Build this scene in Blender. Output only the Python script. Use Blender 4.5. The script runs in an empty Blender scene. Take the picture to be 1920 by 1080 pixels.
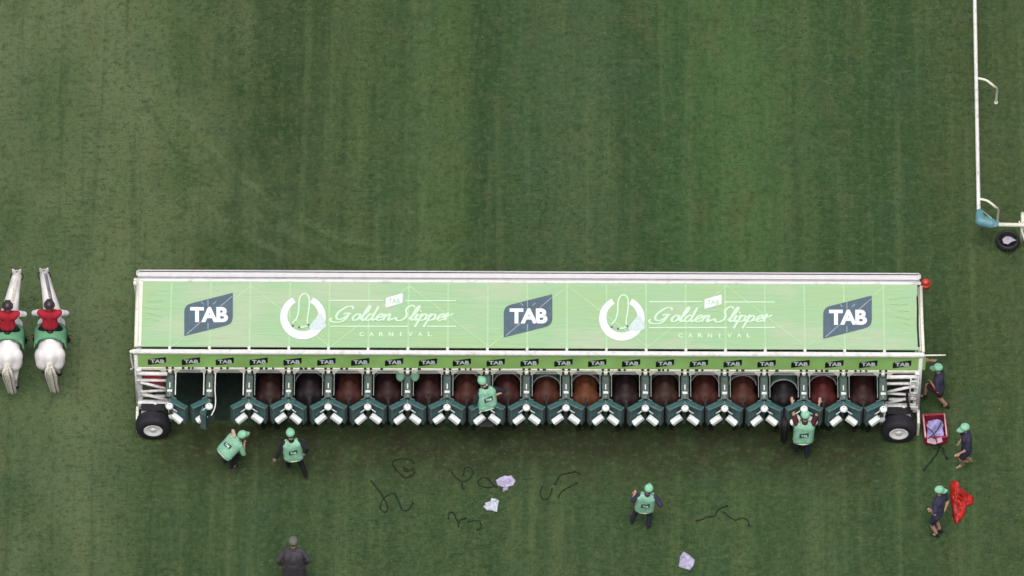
import bpy, bmesh, math, random
import numpy as np
from mathutils import Vector, Matrix
random.seed(7); rng = np.random.default_rng(7)
R = math.radians
V = Vector
sc = bpy.context.scene
col = sc.collection

# ------------------------------------------------------------------ camera, world, sun, exposure
ELEV, DIST, PPM = R(55), 250.0, 72.0
FPX = PPM*(DIST-4.4)      # the gate's own level, 4.4 m nearer, is at 72 px a metre
ROLL = 0.0044
AIM = V((0, 4.136, 0))
cam_fwd = V((0, math.cos(ELEV), -math.sin(ELEV)))
CAM = AIM - cam_fwd*DIST
r0 = V((1, 0, 0)); u0 = r0.cross(cam_fwd)
cam_r = r0*math.cos(ROLL) + u0*math.sin(ROLL)
cam_u = -r0*math.sin(ROLL) + u0*math.cos(ROLL)
cd = bpy.data.cameras.new('camera'); cam = bpy.data.objects.new('camera', cd); col.objects.link(cam)
cd.sensor_width = 36; cd.lens = FPX/1920*36; cd.clip_start = 1; cd.clip_end = 15000
M3 = Matrix((cam_r, cam_u, -cam_fwd)).transposed()
cam.matrix_world = Matrix.Translation(CAM) @ M3.to_4x4()
sc.camera = cam

world = bpy.data.worlds.new('World'); sc.world = world; world.use_nodes = True
wn = world.node_tree.nodes; wl = world.node_tree.links
sky = wn.new('ShaderNodeTexSky'); sky.sky_type = 'NISHITA'; sky.sun_disc = False
SUN_EL, SUN_AZ = R(72), R(190)
sky.sun_elevation = SUN_EL; sky.sun_rotation = SUN_AZ
sky.dust_density = 6.0; sky.air_density = 1.0; sky.ozone_density = 0.6
bg = wn['Background']; bg.inputs[1].default_value = 0.12
wtc = wn.new('ShaderNodeTexCoord'); wsx = wn.new('ShaderNodeSeparateXYZ'); wl.new(wtc.outputs['Generated'], wsx.inputs[0])
wmr = wn.new('ShaderNodeMapRange'); wl.new(wsx.outputs[2], wmr.inputs[0])
for i_, x_ in enumerate((0.0, 1.0, 0.30, 1.6)): wmr.inputs[i_+1].default_value = x_
whs = wn.new('ShaderNodeHueSaturation'); wl.new(sky.outputs[0], whs.inputs['Color']); whs.inputs['Saturation'].default_value = .45
wvm = wn.new('ShaderNodeVectorMath'); wvm.operation = 'SCALE'; wl.new(whs.outputs[0], wvm.inputs[0]); wl.new(wmr.outputs[0], wvm.inputs['Scale'])
wl.new(wvm.outputs[0], bg.inputs[0])
sd = bpy.data.lights.new('sun', 'SUN'); sd.energy = 1.0; sd.angle = R(40); sd.color = (1.0, 0.97, 0.93)
so = bpy.data.objects.new('sun', sd); col.objects.link(so)
sdir = V((math.sin(SUN_AZ)*math.cos(SUN_EL), math.cos(SUN_AZ)*math.cos(SUN_EL), math.sin(SUN_EL)))
so.rotation_euler = sdir.to_track_quat('Z', 'Y').to_euler(); so.location = (0, 0, 60)
sc.view_settings.view_transform = 'Standard'; sc.view_settings.look = 'None'
sc.view_settings.exposure = 0.05; sc.view_settings.gamma = 1.0

def W(px, py, z=0.0):
    """the point at height z seen at this place of the photograph (1920 wide)"""
    d = cam_fwd*FPX + cam_r*(px-960) - cam_u*(py-540)
    t = (z-CAM.z)/d.z
    return CAM + d*t

# ------------------------------------------------------------------ materials
MATS = {}
def mat(name, c, rough=0.6, metal=0.0, var=0.12, scale=6.0, bump=0.0, bscale=40.0, spec=0.4, dirt=None, dirt_amt=0.0):
    if name in MATS: return MATS[name]
    m = bpy.data.materials.new(name); m.use_nodes = True; MATS[name] = m
    nt = m.node_tree; N = nt.nodes; L = nt.links; b = N['Principled BSDF']
    b.inputs['Roughness'].default_value = rough; b.inputs['Metallic'].default_value = metal
    b.inputs['Specular IOR Level'].default_value = spec
    tc = N.new('ShaderNodeTexCoord')
    no = N.new('ShaderNodeTexNoise'); no.inputs['Scale'].default_value = scale; no.inputs['Detail'].default_value = 5
    L.new(tc.outputs['Object'], no.inputs['Vector'])
    ra = N.new('ShaderNodeValToRGB'); L.new(no.outputs[0], ra.inputs[0])
    ra.color_ramp.elements[0].position = 0.3; ra.color_ramp.elements[1].position = 0.7
    ra.color_ramp.elements[0].color = (*[x*(1-var) for x in c], 1)
    ra.color_ramp.elements[1].color = (*[min(1, x*(1+var)) for x in c], 1)
    out = ra.outputs[0]
    if dirt:
        n2 = N.new('ShaderNodeTexNoise'); n2.inputs['Scale'].default_value = scale*2.3; n2.inputs['Detail'].default_value = 8
        L.new(tc.outputs['Object'], n2.inputs['Vector'])
        r2 = N.new('ShaderNodeValToRGB'); L.new(n2.outputs[0], r2.inputs[0])
        r2.color_ramp.elements[0].position = 0.5; r2.color_ramp.elements[1].position = 0.72
        r2.color_ramp.elements[1].color = (dirt_amt,)*3+(1,)
        mx = N.new('ShaderNodeMix'); mx.data_type = 'RGBA'
        L.new(r2.outputs[0], mx.inputs[0]); L.new(out, mx.inputs[6]); mx.inputs[7].default_value = (*dirt, 1)
        out = mx.outputs[2]
    L.new(out, b.inputs['Base Color'])
    if bump:
        n3 = N.new('ShaderNodeTexNoise'); n3.inputs['Scale'].default_value = bscale; n3.inputs['Detail'].default_value = 4
        L.new(tc.outputs['Object'], n3.inputs['Vector'])
        bp = N.new('ShaderNodeBump'); bp.inputs['Strength'].default_value = bump; bp.inputs['Distance'].default_value = 0.02
        L.new(n3.outputs[0], bp.inputs['Height']); L.new(bp.outputs[0], b.inputs['Normal'])
    return m

white = mat('white_paint', (.68, .68, .66), .45, var=.05, dirt=(.35, .34, .30), dirt_amt=.5, scale=3)
cream = mat('cream_paint', (.70, .70, .60), .5, var=.06, dirt=(.35, .34, .26), dirt_amt=.4)
pad_white = mat('white_pad', (.72, .76, .76), .5, var=.05)
grey_steel = mat('grey_steel', (.30, .32, .32), .5, .3, dirt=(.12, .12, .11), dirt_amt=.5)
grey_pad = mat('grey_green_pad', (.075, .11, .10), .6, var=.2, bump=.2)
header_pad = mat('header_pad', (.15, .17, .165), .6, var=.2)
teal = mat('teal_pad', (.012, .080, .076), .5, var=.35, scale=9, bump=.3, bscale=18, dirt=(.09, .11, .11), dirt_amt=.9)
teal_rim = mat('teal_frame', (.09, .13, .135), .5, var=.2)
teal_light = mat('corner_pad_vinyl', (.10, .24, .27), .45, var=.12, bump=.2, bscale=8)
dark = mat('dark_rubber', (.012, .013, .016), .7, var=.3)
tyre_m = mat('tyre_rubber', (.016, .015, .022), .75, var=.3, bump=.4, bscale=60)
rim_m = mat('wheel_rim', (.80, .80, .80), .55, var=.05)
red_m = mat('red_paint', (.42, .025, .05), .5, var=.15)
redorange = mat('red_lamp', (.45, .05, .03), .35, var=.1)
navy_sign = mat('navy_sign_print', (.075, .115, .15), .55, var=.1)
sign_black = mat('black_sign_print', (.004, .012, .008), .5, var=.2)
print_white = mat('white_print', (.70, .74, .78), .5, var=.03)
print_pale = mat('pale_green_print', (.55, .74, .55), .5, var=.04)
print_lines = mat('pale_seam', (.355, .54, .31), .5, var=.06)
print_rose = mat('lilac_white_print', (.50, .60, .60), .5, var=.12, scale=14)
silver_pr = mat('faint_silver_line', (.30, .33, .38), .5)
mint = mat('mint_cotton', (.22, .50, .33), .8, var=.12, bump=.3, bscale=30)
mint_vest = mat('mint_vest_cloth', (.21, .43, .30), .8, var=.2, scale=6, bump=1.0, bscale=9)
vest_trim = mat('vest_trim', (.5, .62, .5), .7)
navy = mat('navy_cloth', (.030, .030, .062), .85, var=.25, bump=.4, bscale=16)
navy2 = mat('navy_trousers', (.022, .028, .055), .85, var=.25, bump=.4, bscale=16)
black_cloth = mat('black_cloth', (.010, .011, .016), .85, var=.3, bump=.4, bscale=16)
grey_cloth = mat('grey_jacket', (.046, .042, .052), .85, var=.2, bump=.4, bscale=16)
maroon = mat('maroon_cloth', (.06, .012, .016), .85, var=.25)
tan_cloth = mat('tan_cloth', (.40, .34, .25), .85, var=.15)
brown_cloth = mat('orange_brown_cloth', (.17, .05, .012), .85, var=.25)
red_cloth = mat('red_jacket', (.32, .008, .022), .8, var=.15, bump=.3, bscale=14)
white_cloth = mat('white_cloth', (.70, .66, .70), .8, var=.08, bump=.4, bscale=20)
green_cloth = mat('green_saddle_cloth', (.11, .29, .16), .8, var=.1)
helmet_m = mat('brown_helmet', (.045, .032, .036), .35, var=.2)
skin = mat('skin', (.42, .24, .18), .55, var=.1, spec=.3)
shoe_m = mat('dark_boots', (.02, .02, .022), .6, var=.2)
shoe_tan = mat('tan_boots', (.30, .24, .15), .7, var=.2)
hair_m = mat('brown_hair', (.04, .025, .018), .7)
hair_grey = mat('grey_cap', (.12, .125, .10), .8)
eye_m = mat('eye', (.03, .02, .015), .2)
rope_m = mat('dark_green_rope', (.006, .016, .007), .8, var=.3)
wrap_m = mat('lilac_towel', (.37, .34, .48), .85, var=.22, scale=8, bump=.5, bscale=25)
towel_m = mat('white_towel', (.50, .53, .62), .85, var=.12, scale=8, bump=.5, bscale=25)
redflag = mat('red_cloth_pile', (.36, .016, .012), .4, var=.5, scale=7, bump=.5, bscale=20)
hoof_m = mat('hoof', (.03, .025, .02), .6)
leather = mat('dark_leather', (.02, .013, .01), .5)

# canopy fabric: pale green with soft broad wrinkles
def canopy_mat():
    m = bpy.data.materials.new('pale_green_canopy_vinyl'); m.use_nodes = True
    nt = m.node_tree; N = nt.nodes; L = nt.links; b = N['Principled BSDF']
    b.inputs['Roughness'].default_value = .5; b.inputs['Specular IOR Level'].default_value = .35
    tc = N.new('ShaderNodeTexCoord'); mp = N.new('ShaderNodeMapping'); mp.inputs['Scale'].default_value = (.55, 1, 1)
    L.new(tc.outputs['Object'], mp.inputs[0])
    no = N.new('ShaderNodeTexNoise'); no.inputs['Scale'].default_value = .9; no.inputs['Detail'].default_value = 4
    L.new(mp.outputs[0], no.inputs['Vector'])
    ra = N.new('ShaderNodeValToRGB'); L.new(no.outputs[0], ra.inputs[0])
    e = ra.color_ramp.elements; e[0].position = .38; e[1].position = .62
    e[0].color = (.31, .465, .25, 1); e[1].color = (.355, .465, .30, 1)
    n = ra.color_ramp.elements.new(.5); n.color = (.295, .465, .265, 1)
    L.new(ra.outputs[0], b.inputs['Base Color'])
    m2 = N.new('ShaderNodeMapping'); m2.inputs['Scale'].default_value = (.8, 4.5, 1)
    L.new(tc.outputs['Object'], m2.inputs[0])
    n2 = N.new('ShaderNodeTexNoise'); n2.inputs['Scale'].default_value = 1.6; n2.inputs['Detail'].default_value = 3; n2.inputs['Distortion'].default_value = .6
    L.new(m2.outputs[0], n2.inputs['Vector'])
    bp = N.new('ShaderNodeBump'); bp.inputs['Strength'].default_value = .45; bp.inputs['Distance'].default_value = .05
    L.new(n2.outputs[0], bp.inputs['Height']); L.new(bp.outputs[0], b.inputs['Normal'])
    return m
canopy_m = canopy_mat()
fascia_m = mat('green_fascia_vinyl', (.34, .60, .18), .5, var=.16, scale=1.1)

# turf: mown stripes, old wheel arcs, worn patches
def turf_mat():
    m = bpy.data.materials.new('turf'); m.use_nodes = True
    nt = m.node_tree; N = nt.nodes; L = nt.links; b = N['Principled BSDF']
    b.inputs['Roughness'].default_value = .85; b.inputs['Specular IOR Level'].default_value = .15
    geo = N.new('ShaderNodeNewGeometry'); P = geo.outputs['Position']
    sx = N.new('ShaderNodeSeparateXYZ'); L.new(P, sx.inputs[0])
    def math_(op, a, b_=None, clamp=False):
        n = N.new('ShaderNodeMath'); n.operation = op; n.use_clamp = clamp
        for i, v in enumerate((a, b_)):
            if v is None: continue
            if isinstance(v, (int, float)): n.inputs[i].default_value = v
            else: L.new(v, n.inputs[i])
        return n.outputs[0]
    def noise(scale, sc3=(1, 1, 1), detail=4, dist=0, rough=.5, off=(0, 0, 0)):
        mp = N.new('ShaderNodeMapping'); mp.inputs['Scale'].default_value = sc3; mp.inputs['Location'].default_value = off
        L.new(P, mp.inputs[0])
        n = N.new('ShaderNodeTexNoise'); n.inputs['Scale'].default_value = scale; n.inputs['Detail'].default_value = detail
        n.inputs['Distortion'].default_value = dist; n.inputs['Roughness'].default_value = rough
        L.new(mp.outputs[0], n.inputs['Vector']); return n.outputs[0]
    def mixc(f, a, b_):
        n = N.new('ShaderNodeMix'); n.data_type = 'RGBA'
        for i, v in ((0, f), (6, a), (7, b_)):
            if isinstance(v, (int, float)): n.inputs[i].default_value = v
            elif isinstance(v, tuple): n.inputs[i].default_value = (*v, 1)
            else: L.new(v, n.inputs[i])
        return n.outputs[2]
    def maprange(v, a, b_, c=0., d=1.):
        n = N.new('ShaderNodeMapRange'); L.new(v, n.inputs[0]); n.interpolation_type = 'SMOOTHSTEP'
        for i, x in enumerate((a, b_, c, d)): n.inputs[i+1].default_value = x
        return n.outputs[0]
    X, Y = sx.outputs[0], sx.outputs[1]
    # mowing stripes across x
    wob = noise(.35, (1, .25, 1), 2)
    xw = math_('ADD', X, math_('MULTIPLY', math_('SUBTRACT', wob, .5), .7))
    t = math_('DIVIDE', math_('ADD', xw, 14.0), 28.0)
    ra = N.new('ShaderNodeValToRGB'); L.new(t, ra.inputs[0]); cr = ra.color_ramp
    def lin(c, k=1.0): return tuple((x/255/12.92 if x/255 < .04045 else ((x/255+.055)/1.055)**2.4) for x in c)
    stops = [(0, (72, 96, 62)), (70, (80, 103, 68)), (180, (90, 108, 74)), (260, (88, 108, 72)), (330, (72, 96, 58)), (430, (60, 86, 50)),
             (540, (60, 84, 52)), (600, (70, 92, 58)), (660, (76, 98, 60)), (730, (66, 92, 56)), (790, (76, 102, 64)), (850, (74, 100, 58)),
             (900, (58, 86, 54)), (960, (66, 94, 60)), (1030, (70, 96, 64)), (1120, (72, 98, 66)), (1190, (62, 90, 56)), (1280, (64, 98, 58)),
             (1400, (76, 108, 62)), (1440, (70, 104, 58)), (1500, (74, 100, 62)), (1580, (64, 94, 56)), (1680, (60, 90, 54)), (1760, (66, 92, 56)),
             (1840, (74, 94, 58)), (1920, (72, 92, 58))]
    pos = lambda px: ((px-960)/PPM+14)/28
    el = cr.elements
    el[0].position = pos(stops[0][0]); el[0].color = (*lin(stops[0][1]), 1)
    el[1].position = pos(stops[-1][0]); el[1].color = (*lin(stops[-1][1]), 1)
    for px, c in stops[1:-1]:
        e = el.new(pos(px)); q_ = sum(c)/3-78; e.color = (*lin(tuple(max(20, v+q_*.55) for v in c)), 1)
    c = ra.outputs[0]
    # south of the gate the stripes are weaker and the turf more worn
    south = maprange(Y, 1.0, -1.2)
    c = mixc(math_('MULTIPLY', south, .75), c, lin((64, 88, 56)))
    # light lane at the far left, wheel arcs
    lane = math_('MULTIPLY', maprange(X, -9.6, -11.4), maprange(noise(.22, (1, .5, 1), 3), .4, .62))
    c = mixc(math_('MULTIPLY', lane, .70), c, lin((112, 128, 96)))
    cx, cy = W(800, -50).x, W(800, -50).y
    dx = math_('MULTIPLY', math_('SUBTRACT', X, cx), 1.0); dy = math_('MULTIPLY', math_('SUBTRACT', Y, cy), .82)
    rr = math_('SQRT', math_('ADD', math_('MULTIPLY', dx, dx), math_('MULTIPLY', dy, dy)))
    rr = math_('ADD', rr, math_('MULTIPLY', math_('SUBTRACT', noise(.4, (1, 1, 1), 3), .5), .9))
    wedge = maprange(X, 1.0, -6.0)
    upper = math_('MULTIPLY', wedge, maprange(Y, 1.0, 3.0))
    for r, wd, amt, colr in ((7.45, .16, .40, (98, 122, 86)), (7.95, .28, .30, (92, 114, 78)), (8.6, .15, .32, (96, 118, 84)), (8.25, .10, .28, (52, 76, 46)), (9.3, .35, .26, (94, 112, 80)), (7.1, .12, .2, (54, 78, 48))):
        d = math_('ABSOLUTE', math_('SUBTRACT', rr, r))
        k = math_('MULTIPLY', math_('MULTIPLY', maprange(d, wd, wd*.25), upper), maprange(noise(1.1, (1, 1, 1), 4, off=(r, 0, 0)), .36, .58))
        c = mixc(math_('MULTIPLY', k, min(1, amt*1.7)), c, lin(colr))
    # stretched streaks
    # (scuffed pale area inside the arcs)
    sc_ = math_('MULTIPLY', math_('MULTIPLY', maprange(X, -4.5, -9.0), maprange(Y, 2.5, 6.0)), maprange(noise(.55, (1, .5, 1), 5, rough=.6, off=(12, 5, 0)), .38, .62))
    c = mixc(math_('MULTIPLY', sc_, .55), c, lin((110, 122, 92)))
    st = noise(1.3, (2.0, .07, 1), 5, rough=.6)
    c = mixc(maprange(st, .48, .70, 0, .60), c, lin((92, 112, 76)))
    c = mixc(maprange(st, .50, .28, 0, .60), c, lin((50, 76, 44)))
    # brownish wear
    br = noise(.8, (1, .6, 1), 6, rough=.65, off=(3, 8, 0))
    c = mixc(maprange(br, .52, .76, 0, .45), c, lin((96, 94, 64)))
    bl = noise(.6, (1, .8, 1), 5, off=(9, 2, 0))
    c = mixc(maprange(bl, .52, .75, 0, .35), c, lin((58, 90, 70)))
    # short horizontal ripples left by the mower, in patches
    rip = noise(5, (.7, 3.4, 1), 5, rough=.7)
    pat = maprange(noise(.35, (1.2, .5, 1), 3, off=(5, 1, 0)), .42, .6, .35, 1.)
    c = mixc(math_('MULTIPLY', maprange(rip, .54, .66, 0, .62), pat), c, lin((38, 58, 34)))
    c = mixc(math_('MULTIPLY', maprange(rip, .45, .32, 0, .55), pat), c, lin((100, 120, 84)))
    mo = noise(1.9, (1, 1, 1), 5, rough=.6, off=(6, 3, 0))
    c = mixc(maprange(mo, .50, .72, 0, .40), c, lin((94, 104, 72)))
    c = mixc(maprange(mo, .48, .28, 0, .40), c, lin((48, 66, 42)))
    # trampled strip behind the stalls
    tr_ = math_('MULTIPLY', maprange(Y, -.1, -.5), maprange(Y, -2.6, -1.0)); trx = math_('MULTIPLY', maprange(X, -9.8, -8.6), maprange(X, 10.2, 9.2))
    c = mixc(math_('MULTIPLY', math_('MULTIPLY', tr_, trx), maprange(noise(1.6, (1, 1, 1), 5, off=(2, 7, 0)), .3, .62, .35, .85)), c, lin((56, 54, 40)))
    g1 = noise(6.5, (1, 1, 1), 4, rough=.65, off=(4, 4, 0))
    c = mixc(maprange(g1, .50, .66, 0, .42), c, lin((42, 64, 38)))
    c = mixc(maprange(g1, .48, .34, 0, .34), c, lin((100, 118, 80)))
    # small divots and pale flecks
    sp = noise(14, (1, 1, 1), 2, off=(1, 2, 3))
    c = mixc(math_('MULTIPLY', maprange(sp, .64, .72, 0, .75), pat), c, lin((26, 36, 22)))
    c = mixc(maprange(sp, .31, .24, 0, .7), c, lin((132, 140, 110)))
    fine = noise(38, (1, 1, 1), 3)
    c = mixc(maprange(fine, .4, .65, 0, .2), c, lin((48, 68, 42)))
    hs = N.new('ShaderNodeHueSaturation'); L.new(c, hs.inputs['Color']); hs.inputs['Value'].default_value = TURF_GAIN; hs.inputs['Saturation'].default_value = .92
    ti = N.new('ShaderNodeMix'); ti.data_type = 'RGBA'; ti.blend_type = 'MULTIPLY'; ti.inputs[0].default_value = 1; L.new(hs.outputs[0], ti.inputs[6]); ti.inputs[7].default_value = (.98, .99, .84, 1)
    L.new(ti.outputs[2], b.inputs['Base Color'])
    bh = noise(30, (1, 1, 1), 5, rough=.7); bp = N.new('ShaderNodeBump'); bp.inputs['Strength'].default_value = .35; bp.inputs['Distance'].default_value = .02
    L.new(bh, bp.inputs['Height']); L.new(bp.outputs[0], b.inputs['Normal'])
    return m
TURF_GAIN = .74
turf_m = turf_mat()

# ------------------------------------------------------------------ mesh helpers
class MB:
    def __init__(s): s.v = []; s.f = []; s.m = []; s.sm = []
    def add(s, vs, fs, mi=0, smooth=False):
        o = len(s.v); s.v += [tuple(p) for p in vs]
        for f in fs: s.f.append(tuple(i+o for i in f)); s.m.append(mi); s.sm.append(smooth)
    def box(s, c, size, rot=None, mi=0, taper=1.0, bev=0.0):
        hx, hy, hz = [q/2 for q in size]; c = V(c)
        b = min(bev, hx*.9, hy*.9, hz*.9)
        if b <= 0:
            vs = [(x*hx*(taper if z > 0 else 1), y*hy*(taper if z > 0 else 1), z*hz) for z in (-1, 1) for y in (-1, 1) for x in (-1, 1)]
            fs = [(0, 2, 3, 1), (4, 5, 7, 6), (0, 1, 5, 4), (1, 3, 7, 5), (3, 2, 6, 7), (2, 0, 4, 6)]
        else:
            def ring(z, ix):
                x, y = hx-ix, hy-ix; k = b*.8
                return [(x, -y+k, z), (x, y-k, z), (x-k, y, z), (-x+k, y, z), (-x, y-k, z), (-x, -y+k, z), (-x+k, -y, z), (x-k, -y, z)]
            vs = ring(-hz, b)+ring(-hz+b, 0)+ring(hz-b, 0)+ring(hz, b)
            fs = [tuple(reversed(range(8))), tuple(range(24, 32))]
            for q in range(3):
                for i in range(8): j = (i+1) % 8; fs.append((q*8+i, q*8+j, q*8+8+j, q*8+8+i))
        if rot is not None: vs = [rot @ V(p) for p in vs]
        s.add([c+V(p) for p in vs], fs, mi)
    def tube(s, pts, r, seg=8, mi=0, closed=False, caps=True, squash=1.0):
        pts = [V(p) for p in pts]; n = len(pts)
        rs = r if isinstance(r, (list, tuple)) else [r]*n
        rings = []; ref = None
        for i, p in enumerate(pts):
            if closed: d = pts[(i+1) % n]-pts[i-1]
            else: d = pts[min(i+1, n-1)]-pts[max(i-1, 0)]
            if d.length < 1e-9: d = V((0, 0, 1))
            d.normalize()
            if ref is None: ref = V((0, 0, 1)) if abs(d.z) < .9 else V((0, 1, 0))
            a = (ref-d*ref.dot(d))
            if a.length < 1e-6: a = d.orthogonal()
            a.normalize(); b = d.cross(a); ref = a
            rings.append([p+(a*math.cos(t)*squash+b*math.sin(t))*rs[i] for t in [2*math.pi*k/seg for k in range(seg)]])
        vs = [q for g in rings for q in g]; fs = []
        m = n if closed else n-1
        for i in range(m):
            j = (i+1) % n
            for k in range(seg):
                l = (k+1) % seg; fs.append((i*seg+k, i*seg+l, j*seg+l, j*seg+k))
        if caps and not closed: fs += [tuple(reversed(range(seg))), tuple(range((n-1)*seg, n*seg))]
        s.add(vs, fs, mi, True)
    def sphere(s, c, r, seg=12, rings=8, mi=0, sc3=(1, 1, 1), rot=None):
        c = V(c); vs = [V((0, 0, -r))]
        for i in range(1, rings):
            a = -math.pi/2+math.pi*i/rings
            for k in range(seg): t = 2*math.pi*k/seg; vs.append(V((r*math.cos(a)*math.cos(t), r*math.cos(a)*math.sin(t), r*math.sin(a))))
        vs.append(V((0, 0, r))); fs = []
        for k in range(seg): fs.append((0, 1+(k+1) % seg, 1+k)); fs.append((len(vs)-1, 1+(rings-2)*seg+k, 1+(rings-2)*seg+(k+1) % seg))
        for i in range(rings-2):
            for k in range(seg): l = (k+1) % seg; a = 1+i*seg; fs.append((a+k, a+l, a+seg+l, a+seg+k))
        out = []
        for p in vs:
            q = V((p.x*sc3[0], p.y*sc3[1], p.z*sc3[2]))
            if rot is not None: q = rot @ q
            out.append(c+q)
        s.add(out, fs, mi, True)
    def lathe(s, c, axis, prof, seg=24, mi=0):
        """prof: (radius, distance along axis)"""
        axis = V(axis).normalized(); a = axis.orthogonal().normalized(); b = axis.cross(a); c = V(c); vs = []; fs = []
        for r, h in prof:
            for k in range(seg): t = 2*math.pi*k/seg; vs.append(c+axis*h+(a*math.cos(t)+b*math.sin(t))*r)
        for i in range(len(prof)-1):
            for k in range(seg): l = (k+1) % seg; fs.append((i*seg+k, i*seg+l, (i+1)*seg+l, (i+1)*seg+k))
        s.add(vs, fs, mi, True)
    def prism(s, poly, fn, h0, h1, mi=0):
        """poly of 2D points, fn(x, y, h) -> point"""
        n = len(poly); vs = [fn(x, y, h0) for x, y in poly]+[fn(x, y, h1) for x, y in poly]
        fs = [tuple(reversed(range(n))), tuple(range(n, 2*n))]+[(i, (i+1) % n, n+(i+1) % n, n+i) for i in range(n)]
        s.add(vs, fs, mi)
    def strip(s, pts, w, fn, h0, h1, mi=0, ramp=0.0):
        """a stroke of width w along 2D points"""
        n = len(pts); ws = w if isinstance(w, (list, tuple)) else [w]*n; Lp = []; Rp = []
        for i in range(n):
            a = pts[max(i-1, 0)]; b = pts[min(i+1, n-1)]; dx, dy = b[0]-a[0], b[1]-a[1]; l = math.hypot(dx, dy) or 1
            nx, ny = -dy/l*ws[i]/2, dx/l*ws[i]/2
            Lp.append((pts[i][0]+nx, pts[i][1]+ny)); Rp.append((pts[i][0]-nx, pts[i][1]-ny))
        vs = [fn(*p, h1+ramp*i) for i, p in enumerate(Lp)]+[fn(*p, h1+ramp*i) for i, p in enumerate(Rp)]+[fn(*p, h0) for p in Lp]+[fn(*p, h0) for p in Rp]; fs = []
        for i in range(n-1):
            fs += [(i, i+1, n+i+1, n+i), (2*n+i, 2*n+i+1, i+1, i), (n+i, n+i+1, 3*n+i+1, 3*n+i)]
        fs += [(0, n, 3*n, 2*n), (n-1, 3*n-1, 4*n-1, 2*n-1)]
        s.add(vs, fs, mi)
    def mesh(s, name, mats):
        me = bpy.data.meshes.new(name); me.from_pydata(s.v, [], s.f)
        for m in (mats if isinstance(mats, (list, tuple)) else [mats]): me.materials.append(m)
        me.polygons.foreach_set('material_index', s.m); me.polygons.foreach_set('use_smooth', s.sm)
        bm = bmesh.new(); bm.from_mesh(me); bmesh.ops.recalc_face_normals(bm, faces=bm.faces); bm.to_mesh(me); bm.free()
        me.update(); return me
    def build(s, name, mats, parent=None, loc=None):
        return obj(name, s.mesh(name, mats), parent, loc)

def obj(name, me, parent=None, loc=None):
    o = bpy.data.objects.new(name, me); col.objects.link(o)
    if parent: o.parent = parent
    if loc is not None: o.location = loc
    return o
def tag(o, label=None, cat=None, group=None, kind=None):
    for k, v in (('label', label), ('category', cat), ('group', group), ('kind', kind)):
        if v: o[k] = v
    return o
def empty(name, loc=(0, 0, 0), rz=0):
    o = bpy.data.objects.new(name, None); col.objects.link(o); o.location = loc; o.rotation_euler.z = rz; o.empty_display_size = .3
    return o
def kids(o): return [c for c in bpy.data.objects if c.parent == o]
def copy_tree(o, parent=None, tree=None):
    c = o.copy(); col.objects.link(c); c.parent = parent
    for ch in kids(o): copy_tree(ch, c)
    return c
def crom(P, n=6, closed=False):
    out = []; m = len(P); P = [V(p) if len(p) == 3 else V((*p, 0)) for p in P]
    rng_ = range(m) if closed else range(m-1)
    for i in rng_:
        if closed: a, b, c, d = P[i-1], P[i], P[(i+1) % m], P[(i+2) % m]
        else: a, b, c, d = P[max(i-1, 0)], P[i], P[i+1], P[min(i+2, m-1)]
        for k in range(n):
            t = k/n; out.append(.5*((2*b)+(c-a)*t+(2*a-5*b+4*c-d)*t*t+(3*b-a-3*c+d)*t**3))
    if not closed: out.append(P[-1])
    return out
def cr2(P, n=6, closed=False): return [(p.x, p.y) for p in crom(P, n, closed)]

_tcache = {}
def text_polys(txt, bold=0.0, space=1.0):
    """flat mesh of a word, scaled to the unit box: verts (x, y) and faces"""
    key = (txt, bold, space)
    if key in _tcache: return _tcache[key]
    cu = bpy.data.curves.new('t', 'FONT'); cu.body = txt; cu.offset = bold; cu.space_character = space; cu.resolution_u = 4; cu.fill_mode = 'FRONT'
    o = bpy.data.objects.new('t', cu); col.objects.link(o)
    dg = bpy.context.evaluated_depsgraph_get(); me = bpy.data.meshes.new_from_object(o.evaluated_get(dg))
    vs = [(v.co.x, v.co.y) for v in me.vertices]; fs = [tuple(p.vertices) for p in me.polygons]
    bpy.data.objects.remove(o); bpy.data.curves.remove(cu); bpy.data.meshes.remove(me)
    x0, x1 = min(v[0] for v in vs), max(v[0] for v in vs); y0, y1 = min(v[1] for v in vs), max(v[1] for v in vs)
    vs = [((x-x0)/(x1-x0), (y-y0)/(y1-y0)) for x, y in vs]
    _tcache[key] = (vs, fs); return vs, fs
def add_text(mb, txt, x0, y0, x1, y1, fn, h, mi=0, bold=0.0, space=1.0):
    vs, fs = text_polys(txt, bold, space)
    mb.add([fn(x0+(x1-x0)*x, y0+(y1-y0)*y, h) for x, y in vs], fs, mi)

# ------------------------------------------------------------------ ground
g = MB(); S = 6000
g.add([(-S, -S, 0), (S, -S, 0), (S, S, 0), (-S, S, 0)], [(0, 1, 2, 3)])
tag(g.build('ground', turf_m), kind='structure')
def grass_blades(n, x0, x1, y0, y1):
    x = rng.uniform(x0, x1, n); y = rng.uniform(y0, y1, n); a = rng.uniform(0, 2*math.pi, n)
    h = rng.uniform(.012, .032, n); w = rng.uniform(.006, .012, n); lean = rng.uniform(.015, .06, n); la = rng.uniform(0, 2*math.pi, n)
    v = np.zeros((n, 3, 3))
    v[:, 0] = np.stack([x-np.cos(a)*w, y-np.sin(a)*w, np.zeros(n)], 1); v[:, 1] = np.stack([x+np.cos(a)*w, y+np.sin(a)*w, np.zeros(n)], 1)
    v[:, 2] = np.stack([x+np.cos(la)*lean, y+np.sin(la)*lean, h], 1)
    me = bpy.data.meshes.new('grass'); me.vertices.add(n*3); me.loops.add(n*3); me.polygons.add(n)
    me.vertices.foreach_set('co', v.reshape(-1)); me.loops.foreach_set('vertex_index', np.arange(n*3, dtype=np.int32))
    me.polygons.foreach_set('loop_start', np.arange(0, n*3, 3, dtype=np.int32))
    me.update(calc_edges=True); me.materials.append(turf_m); return me
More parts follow.
